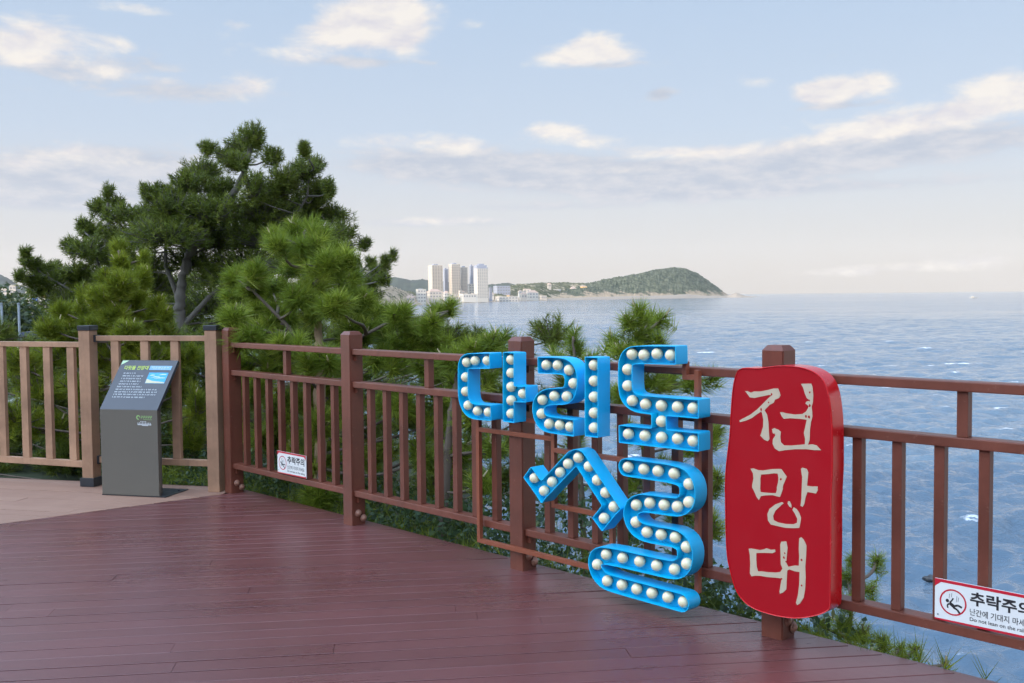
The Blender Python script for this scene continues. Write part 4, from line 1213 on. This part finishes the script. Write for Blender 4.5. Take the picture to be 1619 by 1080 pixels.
nl = [(187, 392, 9, 14, 10), (192, 416, 14, 14, 12), (166, 436, 12, 12, 10), (190, 446, 22, 16, 18), (226, 408, 8, 12, 7), (224, 436, 16, 16, 14), (132, 462, 14, 12, 10), (160, 470, 24, 16, 18), (210, 470, 26, 18, 20), (96, 486, 16, 12, 10), (124, 494, 28, 14, 18), (244, 480, 16, 14, 10), (262, 494, 12, 12, 8),
      (176, 500, 34, 18, 26), (230, 506, 34, 18, 24), (78, 514, 22, 14, 14), (110, 524, 34, 16, 22), (160, 528, 36, 18, 26), (212, 532, 36, 18, 26), (262, 526, 22, 16, 14), (290, 560, 26, 24, 16),
      (100, 560, 44, 22, 26), (175, 565, 44, 22, 26), (240, 565, 40, 22, 22), (30, 570, 34, 26, 18), (64, 610, 44, 28, 24), (130, 615, 44, 28, 24), (280, 610, 34, 30, 20), (310, 640, 20, 40, 14), (30, 660, 36, 30, 18), (90, 675, 44, 30, 20), (300, 690, 26, 30, 14), (187, 462, 18, 14, 11, 8.95), (182, 492, 26, 14, 13, 8.95), (205, 518, 30, 12, 12, 8.9), (150, 512, 30, 12, 12, 8.9)]
pine('pine_tree', 'olive green young pine with upright leaders behind the grey information stand', TP([(172, 820), (176, 700), (182, 600), (186, 520), (190, 460), (188, 396)], 9.4),
     padlist(nl, 9.4, 0.5, 4, .9), M['pine_olive'], (.13, 70, .095, .0062), 34, 'bark', .05, buds=70, dens=2.1, limb_r=.016, rad=1.15, up=1.1, spread=(15, 70))
nm = [(482, 358, 24, 12, 8), (462, 374, 22, 12, 8), (506, 372, 22, 12, 8), (432, 372, 8, 10, 4), (440, 386, 14, 10, 5), (482, 392, 36, 18, 14), (530, 396, 16, 12, 6), (548, 408, 14, 16, 6), (510, 416, 30, 18, 12), (472, 424, 30, 16, 10), (372, 436, 14, 12, 6), (402, 428, 16, 14, 7), (400, 452, 22, 16, 9),
      (376, 466, 20, 14, 8), (432, 456, 26, 18, 10), (540, 440, 26, 20, 11), (492, 452, 32, 20, 12), (560, 470, 28, 18, 11), (412, 490, 26, 18, 9), (370, 500, 20, 16, 7), (450, 496, 30, 18, 10), (500, 490, 26, 16, 8), (590, 492, 28, 16, 11), (632, 496, 22, 12, 8), (612, 520, 34, 16, 12), (560, 506, 36, 20, 12), (658, 520, 26, 14, 9),
      (690, 492, 16, 12, 6), (712, 486, 8, 10, 3), (678, 508, 16, 12, 5), (440, 528, 34, 18, 11), (390, 532, 26, 18, 8), (560, 536, 26, 16, 8), (640, 540, 36, 16, 12), (690, 544, 30, 14, 9),
      (430, 570, 50, 24, 16), (520, 585, 46, 26, 15), (610, 570, 50, 24, 16), (690, 575, 40, 22, 12), (400, 620, 40, 30, 14), (470, 640, 46, 34, 16), (550, 650, 46, 34, 15), (630, 640, 46, 34, 15), (700, 650, 36, 34, 11), (420, 690, 40, 28, 12), (500, 710, 46, 30, 12), (590, 715, 46, 30, 12), (670, 720, 40, 30, 10), (505, 570, 30, 22, 12, 7.45), (500, 620, 34, 26, 14, 7.4), (512, 670, 34, 26, 14, 7.4), (500, 730, 34, 26, 14, 7.4), (505, 785, 34, 22, 12, 7.3), (420, 512, 26, 16, 9, 7.35), (455, 545, 30, 16, 10, 7.3), (562, 522, 28, 16, 9, 7.35), (470, 470, 26, 16, 8, 7.4), (530, 480, 24, 14, 8, 7.4)]
pine('pine_tree', 'bright green pine with long needled tufts above the second red railing post from the left', TP([(504, 900), (506, 760), (507, 600), (507, 560), (506, 530), (505, 508)], 7.7)[:4] + TP([(500, 500, .1), (492, 440, .2), (484, 372, .2)], 7.7),
     padlist(nm, 7.9, 0.55, 5, .9), M['pine_bright'], (.11, 120, .128, .0062), 35, 'barktan', .055, stems=[TP([(506, 600), (548, 545), (610, 512), (670, 500), (708, 492)], 7.7), TP([(506, 580), (450, 510), (400, 460), (378, 444)], 7.7), TP([(506, 540), (496, 450), (480, 366)], 7.8)], limb_bark='bark', buds=90, dens=1.5, tone=.02, limb_r=.016, rad=1.15, up=.75, spread=(20, 86))
rb = [(764, 540, 12, 8, 4), (780, 532, 18, 8, 5), (748, 552, 24, 12, 8), (720, 566, 30, 16, 9), (800, 528, 6, 6, 2), (724, 610, 30, 24, 9), (770, 600, 24, 18, 6), (744, 660, 30, 30, 9), (720, 720, 34, 30, 10), (780, 700, 20, 24, 5), (760, 760, 30, 24, 8)]
pine('pine_tree', 'pine bough with pale needles between the red post and the blue letters at left', TP([(700, 900), (704, 760), (712, 660), (724, 590), (745, 560)], 7.0),
     padlist(rb, 7.0, 0.3, 6), M['pine_bright'], (.13, 90, .12, .0060), 36, 'bark', .04, buds=18, dens=1.3, limb_r=.014, rad=1.1, up=.7, spread=(20, 84))
t1 = [(906, 528, 10, 12, 4), (908, 548, 18, 10, 5), (872, 556, 10, 8, 3), (888, 566, 20, 10, 5), (930, 566, 20, 10, 5), (900, 600, 30, 18, 8), (950, 620, 24, 18, 6), (880, 640, 24, 20, 5), (900, 700, 34, 22, 7), (950, 760, 34, 26, 8), (880, 790, 34, 26, 7)]
pine('pine_tree', 'slim young pine tip showing above the railing behind the middle blue letter', TP([(930, 960), (920, 800), (912, 660), (908, 580), (906, 532)], 7.2),
     padlist(t1, 7.2, 0.35, 7), M['pine_bright'], (.13, 76, .115, .0056), 37, 'bark', .03, buds=14, dens=1.3, limb_r=.012, rad=1.05, up=.9, spread=(15, 80))
t2 = [(1010, 488, 12, 10, 5), (1026, 504, 20, 12, 7), (992, 508, 12, 12, 5), (1046, 500, 9, 12, 4), (968, 536, 9, 12, 4), (980, 550, 14, 10, 5), (1012, 530, 24, 14, 8), (1046, 536, 12, 10, 4), (1010, 560, 34, 14, 9), (1060, 590, 26, 12, 7), (1096, 596, 22, 10, 6), (1126, 594, 10, 8, 3), (1030, 600, 36, 16, 9), (980, 620, 30, 16, 7),
      (1060, 640, 30, 18, 7), (1010, 680, 40, 20, 9), (1090, 700, 26, 24, 6), (1130, 690, 16, 30, 6), (1060, 740, 36, 24, 8), (1000, 760, 36, 24, 8), (1130, 760, 16, 34, 6), (1080, 810, 36, 26, 8), (1010, 840, 40, 24, 8), (1130, 830, 16, 30, 6)]
pine('pine_tree', 'bushy young pine rising behind the right blue letter, its top against the sea', TP([(1030, 1010), (1024, 840), (1018, 700), (1014, 580), (1012, 494)], 6.9),
     padlist(t2, 6.9, 0.35, 8), M['pine_bright'], (.13, 76, .115, .0056), 38, 'bark', .035, buds=22, dens=1.35, limb_r=.012, rad=1.05, up=.9, spread=(15, 80))
t3 = [(1270, 1000, 16, 10, 6), (1290, 1008, 16, 8, 6), (1320, 1018, 18, 8, 6), (1345, 1024, 18, 8, 6), (1380, 1032, 16, 8, 5), (1350, 884, 14, 14, 6), (1340, 912, 16, 16, 7), (1384, 884, 12, 12, 5), (1372, 930, 14, 10, 5), (1340, 950, 20, 14, 7), (1330, 985, 22, 16, 7), (1365, 1000, 24, 14, 8), (1400, 1012, 18, 12, 6), (1424, 1024, 12, 9, 4), (1446, 1026, 12, 9, 4), (1300, 985, 20, 14, 6), (1495, 1050, 9, 5, 2)]
pine('pine_sapling', 'small pine sapling low behind the railing right of the red board, over the water', TP([(1340, 1150), (1340, 1060), (1345, 980), (1348, 900)], 5.0),
     padlist(t3, 5.0, 0.2, 9), M['pine_bright'], (.12, 70, .075, .003), 39, 'bark', .02, buds=6, dens=1.3, limb_r=.012)
bgp = [(px, py, 34, 22, 26, 19.0 + .6 * math.sin(px)) for px in range(-50, 380, 34) for py in (452 + int(14 * math.sin(px * .11)), 486, 520, 556) if px > 96 or py > 535]
pine('pine_tree', 'dim pine farthest back, filling the gap round the grey trunk of the tallest pine', TP([(330, 720), (326, 600), (320, 520), (314, 460)], 19.0), padlist(bgp, 19.0, .5, 11), M['pine_dark'], (.16, 28, .10, .011), 41, 'greybark', .10, dens=4.0, limb_r=.02, rad=1.2, tone=-.12)
g_ = np.random.default_rng(77)
fill = []
for px in range(-60, 900, 46):
    for py in range(540, 800, 44):
        if g_.random() < (1.0 if px < 620 else .5): fill.append((px + g_.uniform(-18, 18), py + g_.uniform(-16, 16), 46, 34, 20, 10.6 + g_.uniform(-.7, 1.2) - max(0, px - 300) * .0022))
pine('pine_thicket', 'dark low pine thicket filling the slope behind both railings', TP([(430, 900), (440, 760), (455, 640), (465, 600)], 10.4), padlist(fill, 10.5, .3, 10), M['pine_dark'], (.17, 50, .10, .0065), 40, 'bark', .06, dens=2.6, limb_r=.02)


# ------------------------------------------------------------------ low growth along the deck edge
def leaves(name, P, size, g, mat, up=.6):
    n = len(P); d = unit(g.normal(size=(n, 3)) + np.array([0, 0, up])); a = unit(np.cross(d, g.normal(size=(n, 3)))); b = np.cross(d, a)
    s = (size * g.uniform(.6, 1.3, n))[:, None]
    V = np.stack([P - a * s * .5, P + b * s * .26 + d * s * .05, P + a * s * .5, P - b * s * .26 + d * s * .05], 1).reshape(-1, 3)
    tone = np.repeat(np.clip(g.beta(2, 2.4, n), 0, 1), 4)
    return np_mesh(name, V, np.arange(4 * n).reshape(-1, 4), mat, {'tone': tone})


def build_cover():
    g = np.random.default_rng(5)
    n = 60000
    u = g.uniform(-7, 5.35, n); q = .14 + 3.6 * g.random(n) ** 1.5
    X = FC[0] + FD[0] * u - FN[0] * q; Y = FC[1] + FD[1] * u - FN[1] * q
    Z = slope_z(X, Y)
    mound = np.clip(.40 + .26 * fbm(X * 2.6, Y * 2.6, 8, 3), .05, .6) * np.clip((q - .05) / .4, .2, 1)
    P = np.stack([X, Y, Z + mound * g.random(n) ** .6 + .12], -1)
    P = P[(u < 4.2) | ((u < 4.6) & (g.random(n) < .3))]
    tag(put(bpy.data.objects.new('ground_cover', leaves('ground_cover', P, .048, g, M['leaf']))), 'small dark leaves covering the slope along the outer edge of the deck', 'ground cover', kind='stuff')
    # thin grass tufts between
    m = 1500
    u = g.uniform(-3.6, 5.3, m); q = .12 + 1.3 * g.random(m) ** 1.6
    X = FC[0] + FD[0] * u - FN[0] * q; Y = FC[1] + FD[1] * u - FN[1] * q
    tips = np.stack([X, Y, slope_z(X, Y) + g.uniform(.15, .42, m)], -1)
    d = unit(g.normal(size=(m, 3)) * .45 + np.array([0, 0, 1.0]))
    me = needle_mesh('grass', tips, d, .10, 7, .16, .005, M['pine_olive'], g, -.15, (5, 40))
    tag(put(bpy.data.objects.new('grass', me)), 'thin green grass blades among the leaves beside the deck', 'grass', kind='stuff')


build_cover()


def broad_tree(name, label, base, h, r, seed, mat, leafsize=.35, n=5000):
    g = np.random.default_rng(seed)
    root = thing(name, label, 'tree', base)
    mb = MB(); mb.tube([(0, 0, 0), (.1 * r, 0, h * .4), (0, .1 * r, h * .75)], [.06 * h * .6, .04 * h * .6, .015 * h], 8)
    for k in range(9):
        a = g.uniform(0, 6.28); mb.tube([(0, 0, h * g.uniform(.3, .6)), (r * .6 * math.cos(a), r * .6 * math.sin(a), h * g.uniform(.6, .85))], [.02 * h, .006 * h], 5)
    mb.build('trunk', M['bark'], root)
    cl = unit(g.normal(size=(26, 3))) * np.array([r, r, h * .34]) * g.uniform(.35, .85, (26, 1)) + np.array([0, 0, h * .64])
    P = cl[g.integers(0, 26, n)] + unit(g.normal(size=(n, 3))) * (g.random((n, 1)) ** .5) * r * .38
    put(bpy.data.objects.new('crown', leaves('crown', P, leafsize, g, mat)), root)


for i, (px, d, yt, r, lb) in enumerate([(-14, 62, 458, 3.4, 'dark leafy tree at the far left edge below the blue mountain'), (34, 70, 478, 2.8, 'round leafy tree behind the two steel poles'), (92, 66, 480, 3.4, 'leafy tree at left hidden partly by the olive pine'), (-60, 58, 450, 4.0, 'leafy tree just past the left edge of the view')]):
    P = atdepth(px, 0, d); z = float(slope_z(np.array(P[0]), np.array(P[1])))
    h = float(atdepth(px, yt, d)[2] - z)
    broad_tree('leafy_tree', lb, (P[0], P[1], z), h, r, 60 + i, M['broad'])


# ------------------------------------------------------------------ things at the far left
def build_left_items():
    for i, (px, lb) in enumerate([(3, 'left grey steel pole standing among the trees at the far left'), (30, 'right grey steel pole, beside the navy canopy')]):
        P = atdepth(px, 500, 30.0); z = float(slope_z(np.array(P[0]), np.array(P[1]))); top = atdepth(px, 480, 30.0)[2]
        root = thing('steel_pole', lb, 'pole', (P[0], P[1], z), 0, 'steel poles at the far left')
        mb = MB(); mb.tube([(0, 0, 0), (0, 0, top - z)], .035, 10); mb.build('shaft', M['pole'], root, smooth=True)
        mb = MB(); mb.sphere((0, 0, top - z), .05, 10, 6, (1, 1, .5)); mb.build('cap', M['pole'], root, smooth=True)
    mb = MB()
    P = atdepth(50, 532, 26.0); z = float(slope_z(np.array(P[0]), np.array(P[1]))); zt = atdepth(50, 524, 26.0)[2] - z
    root = thing('canopy', 'dark navy pitched canopy half hidden behind the brown railing at far left', 'canopy', (P[0], P[1], z), .2)
    mb.add([(-.35, -.8, zt - .35), (.45, -.8, zt - .35), (.45, .8, zt - .35), (-.35, .8, zt - .35), (-.1, -.5, zt), (.05, -.5, zt), (.05, .5, zt), (-.1, .5, zt), (-.35, -.8, zt - .5), (.45, -.8, zt - .5), (.45, .8, zt - .5), (-.35, .8, zt - .5)],
           [(4, 5, 6, 7), (0, 1, 5, 4), (1, 2, 6, 5), (2, 3, 7, 6), (3, 0, 4, 7), (8, 9, 1, 0), (9, 10, 2, 1), (10, 11, 3, 2), (11, 8, 0, 3)])
    mb.build('roof', M['navy'], root)
    for sx, sy in ((-.3, -.7), (.4, -.7), (.4, .7), (-.3, .7)):
        mb = MB(); mb.tube([(sx, sy, 0), (sx, sy, zt - .4)], .03, 6); mb.build('leg', M['pole'], root)
    # fallen grey log on the slope behind the brown railing
    a = atdepth(-12, 656, 9.2); b = atdepth(44, 629, 9.9)
    mb = MB(); c = (a + b) / 2
    mb.tube([a - c, (a - c) * .3 + np.array([0, 0, .02]), (b - c) * .5, b - c], [.055, .05, .047, .035], 9)
    o = mb.build('fallen_log', M['log'], None, smooth=True); o.location = c
    tag(o, 'pale grey fallen log behind the brown railing at the left edge', 'log')


build_left_items()


# ------------------------------------------------------------------ far town and boats
def house(name, label, cat, px0, px1, ytop, ybase, D, wall, roof='flat', rows=2, cols=3, ang=.35, glass='bglass', group=None, roofm='broof', deep=None, cap=None):
    c = atdepth((px0 + px1) / 2, ybase, D); t = atdepth((px0 + px1) / 2, ytop, D)
    s = D / F; w = (px1 - px0) * s; h = t[2] - c[2]
    ca, sa = math.cos(ang), math.sin(ang); dp = deep * s if deep else w * .8
    w = max(.3 * w, (w - dp * sa) / ca)                   # so that front plus side span the measured width
    root = thing(name, label, cat, c, ang, group)
    mb = MB(); mb.box(-w / 2, w / 2, -dp / 2, dp / 2, -9, h); wl = mb.build('wall', M[wall], root)
    mb = MB()
    if roof == 'flat':
        mb.box(-w / 2 - .2, w / 2 + .2, -dp / 2 - .2, dp / 2 + .2, h + .01, h + max(.4, h * .03)); mb.build('roof', M[cap or wall], root)
        if h > 25:
            mb = MB(); mb.box(-w * .22, w * .18, -dp * .2, dp * .25, h * 1.03 + .1, h * 1.075); mb.build('roof_plant', M['bgrey'], root)
    else:
        mb.add([(-w / 2 - .4, -dp / 2 - .4, h), (w / 2 + .4, -dp / 2 - .4, h), (w / 2 + .4, dp / 2 + .4, h), (-w / 2 - .4, dp / 2 + .4, h), (-w / 4, 0, h * 1.4), (w / 4, 0, h * 1.4)], [(0, 1, 5, 4), (2, 3, 4, 5), (1, 2, 5), (3, 0, 4)])
        mb.build('roof', M[roofm], root)
    mb = MB(); small = rows * cols <= 12
    class WB:
        def box(s, *a):
            m_ = MB(); m_.box(*a); m_.build('window', M[glass], wl)
    if small: mb = WB()
    for r in range(rows):
        z0 = h * (r + .3) / rows; z1 = h * (r + .72) / rows
        for k in range(cols):
            x0 = -w / 2 + w * (k + .22) / cols; x1 = -w / 2 + w * (k + .78) / cols
            mb.box(x0, x1, -dp / 2 - .12, -dp / 2 + .02, z0, z1)
        for k in range(max(1, cols - 1)):
            y0 = -dp / 2 + dp * (k + .25) / max(1, cols - 1); y1 = -dp / 2 + dp * (k + .75) / max(1, cols - 1)
            for sx in (-1, 1): mb.box(sx * (w / 2) - .02 * (sx > 0) - .12 * (sx < 0), sx * (w / 2) + .12 * (sx > 0) + .02 * (sx < 0), y0, y1, z0, z1)
    if not small: tag(mb.build('window', M[glass], root), kind='stuff')
    if rows >= 12:
        mb = MB()
        for r in range(1, rows): mb.box(-w / 2 - .35, w / 2 + .35, -dp / 2 - .55, -dp / 2 + .0, h * r / rows - .25, h * r / rows + .35)
        tag(mb.build('balcony', M[wall], root), kind='stuff')
    return root


zz = lambda x, y: (580 + x / 2.53, 390 + y / 2.53)
Dt = Dsh(720) + 330
TW = [((245, 305), 78, 178, 'bcream', 'leftmost cream apartment tower of the far town, with a grey end wall'), ((327, 375), 74, 190, 'bcream', 'cream apartment tower second from the left, broader than its left neighbour'),
      ((372, 404), 86, 192, 'bcream', 'shorter narrow cream tower just right of the broad one'), ((306, 326), 92, 180, 'bgrey', 'grey narrow tower between the two broad cream towers'), ((411, 427), 80, 192, 'bgrey', 'thin grey tower left of the tower with the grey top')]
for (x0, x1), y0, y1, m, lb in TW:
    a = zz(x0, y0); b = zz(x1, y1)
    house('apartment_tower', lb, 'tower', a[0], b[0], a[1], b[1], Dt + (90 if m == 'bgrey' else 0) + (25 if x0 == 372 else 0), m, rows=18, cols=4, ang=.42, group='apartment towers of the far town')
a = zz(429, 88); b = zz(486, 207)
house('hotel_tower', 'white tall tower with a grey blue top storey, rightmost in the far town', 'tower', a[0], b[0], a[1], b[1], Dt - 120, 'bwhite', rows=20, cols=5, ang=.35, cap='bgrey')
a = zz(429, 70); b = zz(484, 90)
_t = bpy.data.objects['hotel_tower']
_s = (Dt - 120) / F
mb = MB(); hh = atdepth(a[0], zz(0, 88)[1], Dt - 120)[2] - atdepth(a[0], zz(0, 207)[1], Dt - 120)[2]
mb.box(-9.5 * _s, 7.5 * _s, -7 * _s, 7 * _s, hh * 1.032, hh * 1.11); mb.box(-5 * _s, 4 * _s, -4 * _s, 4 * _s, hh * 1.111, hh * 1.16)
mb.build('top_storey', M['bgrey'], _t)
HS = [((196, 238), 172, 224, 'bwhite', 'flat', 4, 3, 'white block at the waterside left of the cream towers'), ((240, 300), 180, 206, 'bcream', 'gable', 2, 4, 'long cream house below the leftmost cream tower'),
      ((306, 330), 186, 208, 'bwhite', 'gable', 2, 2, 'small white house below the grey narrow tower'), ((372, 438), 190, 207, 'bwhite', 'flat', 1, 5, 'low white hall at the foot of the thin grey tower'),
      ((404, 430), 150, 190, 'bwhite', 'flat', 4, 2, 'white mid rise block behind the low white hall'), ((488, 502), 165, 205, 'bgrey', 'flat', 5, 2, 'narrow grey block right of the white tall tower'), ((506, 574), 158, 192, 'bgrey', 'flat', 3, 5, 'pale grey blue block on the rise right of the white tower'),
      ((508, 604), 200, 222, 'bwhite', 'flat', 2, 6, 'long low white building on the waterline'), ((612, 640), 190, 208, 'bcream', 'gable', 1, 2, 'cream cottage right of the long low white building'), ((638, 686), 184, 208, 'bwhite', 'gable', 2, 3, 'white villa on the shore with a gable roof'),
      ((736, 776), 170, 186, 'bwhite', 'flat', 1, 4, 'white low house on the slope right of the villa'), ((812, 838), 168, 188, 'bwhite', 'gable', 2, 2, 'white house furthest right on the slope by the headland'), ((722, 738), 150, 162, 'bcream', 'gable', 1, 2, 'tiny cream house up on the skyline'),
      ((855, 880), 160, 172, 'borange', 'gable', 1, 2, 'ochre roofed house high on the slope at the foot of the hill'), ((270, 288), 205, 226, 'bcream', 'flat', 2, 2, 'cream shop block at the water below the towers'), ((330, 368), 200, 222, 'bcream', 'flat', 2, 3, 'cream seafront block right of the small white house'), ((152, 192), 205, 232, 'bcream', 'gable', 2, 3, 'cream house at the shore left of the white block'), ((560, 572), 196, 206, 'borange', 'gable', 1, 2, 'ochre hut beside the long low white building'), ((690, 720), 196, 210, 'bcream', 'flat', 1, 3, 'cream sea wall house right of the white villa')]
for (x0, x1), y0, y1, m, rf, rw, cl, lb in HS:
    a = zz(x0, y0); b = zz(x1, y1)
    house('house', lb, 'house', a[0], b[0], a[1], b[1], Dsh((a[0] + b[0]) / 2) + (260 if y1 < 195 else -20), m, rf, rw, cl, .3, group='houses along the far shore')
gh = random.Random(12)
for k in range(34):
    x = 140 + 15 * k + gh.uniform(-8, 8)
    if 505 < x < 600: continue
    y1 = 221 - .045 * x + gh.uniform(-17, 2); w_ = gh.uniform(12, 24); h_ = gh.uniform(7, 13)
    a = zz(x, y1 - h_); b = zz(x + w_, y1)
    house('small_house', 'small pale house of the village strip along the far shore', 'house', a[0], b[0], a[1], b[1], Dsh((a[0] + b[0]) / 2) + gh.uniform(40, 170), gh.choice(['bwhite', 'bcream', 'bcream']), gh.choice(['flat', 'gable']), 1, 2, gh.uniform(.1, .6), group='small houses of the far village')
# the lively shopfront glimpsed at the far left, and pale houses under the mountain
P = 230.0
r_ = house('shop_building', 'low shop building with blue and orange panels glimpsed under the far left pine branch', 'building', 47, 79, 464, 481, P, 'bwhite', 'flat', 2, 3, .1)
s_ = P / F
mb = MB(); mb.box(-6 * s_, 1.5 * s_, -15 * s_, -12.6 * s_, 3 * s_, 11 * s_); mb.build('blue_panel', M['bblue'], r_)
mb = MB(); mb.box(3 * s_, 14 * s_, -15 * s_, -12.6 * s_, 12 * s_, 15 * s_); mb.build('orange_panel', M['borange'], r_)
for (x0, x1, y0, y1, lb) in ((0, 14, 458, 476, 'pale pink house at the left edge under the blue mountain'), (16, 27, 452, 472, 'narrow pale block left of the shop building'), (84, 96, 470, 480, 'small pale house right of the shop building')):
    house('house', lb, 'house', x0, x1, y0, y1, 420.0, 'bcream', 'flat', 3, 2, .2, group='houses at the far left')
D_ = 2300.0
c = atdepth(1539, 472.5, D_); c[2] = SEA
root = thing('boat', 'small white boat far out near the horizon at right', 'boat', c, .2)
mb = MB()
st = [(-9, 1.4, 1.5), (-6, 1.9, 1.2), (0, 2.1, 1.2), (6, 1.6, 1.6), (9.5, .1, 2.2)]
for x, w, h in st: mb.v += [(x, -w, h), (x, -w * .5, -.3), (x, w * .5, -.3), (x, w, h)]
for i in range(4):
    for k in range(3): mb.f.append((i * 4 + k, i * 4 + k + 1, i * 4 + k + 5, i * 4 + k + 4)); mb.m.append(0)
    mb.f.append((i * 4, i * 4 + 3, i * 4 + 7, i * 4 + 4)); mb.m.append(0)
mb.f.append((0, 1, 2, 3)); mb.m.append(0)
mb.build('hull', M['bwhite'], root)
mb = MB(); mb.box(-5, 1.5, -1.2, 1.2, 1.25, 3.6, .1); mb.box(-3.5, 0, -.9, .9, 3.61, 4.6, .1); mb.build('cabin', M['bwhite'], root)
mb = MB(); mb.tube([(-2, 0, 4.6), (-2, 0, 8)], .1, 6); mb.build('mast', M['pole'], root)
# a wet rock breaking the water off the slope
P = ground(1470, 915, SEA)
g = np.random.default_rng(4)
mb = MB(); mb.sphere((0, 0, 0), 1.0, 18, 12)
mb.v = [(.25 * v[0] * 1.5 * (1 + .25 * math.sin(5 * v[1] + 2 * v[2])), .25 * v[1] * .9 * (1 + .3 * math.sin(4 * v[0])), v[2] * .2 * (1 + .3 * math.sin(6 * v[0] + 3 * v[1]))) for v in mb.v]
o = mb.build('sea_rock', M['darkrock'], None, smooth=True); o.location = P
tag(o, 'dark wet rock awash in the sea below the right railing', 'rock')

# ------------------------------------------------------------------ the evening air
def build_haze():
    mb = MB(); mb.box(-12500, 12500, -400, 13400, SEA - 20, 620)
    m = bpy.data.materials.new('evening_air'); m.use_nodes = True
    nt = m.node_tree; nt.nodes.clear(); t = NT(nt)
    out = t.n('ShaderNodeOutputMaterial'); v = t.n('ShaderNodeVolumePrincipled')
    v.inputs['Color'].default_value = (0.97, 0.93, 0.90, 1); v.inputs['Density'].default_value = HAZE; v.inputs['Anisotropy'].default_value = 0.0
    t.link(v.outputs[0], out.inputs['Volume'])
    o = mb.build('haze', m); tag(o, 'thin pale evening air over the sea and the far shore', 'haze', kind='stuff')


HAZE = 2.1e-5
build_haze()
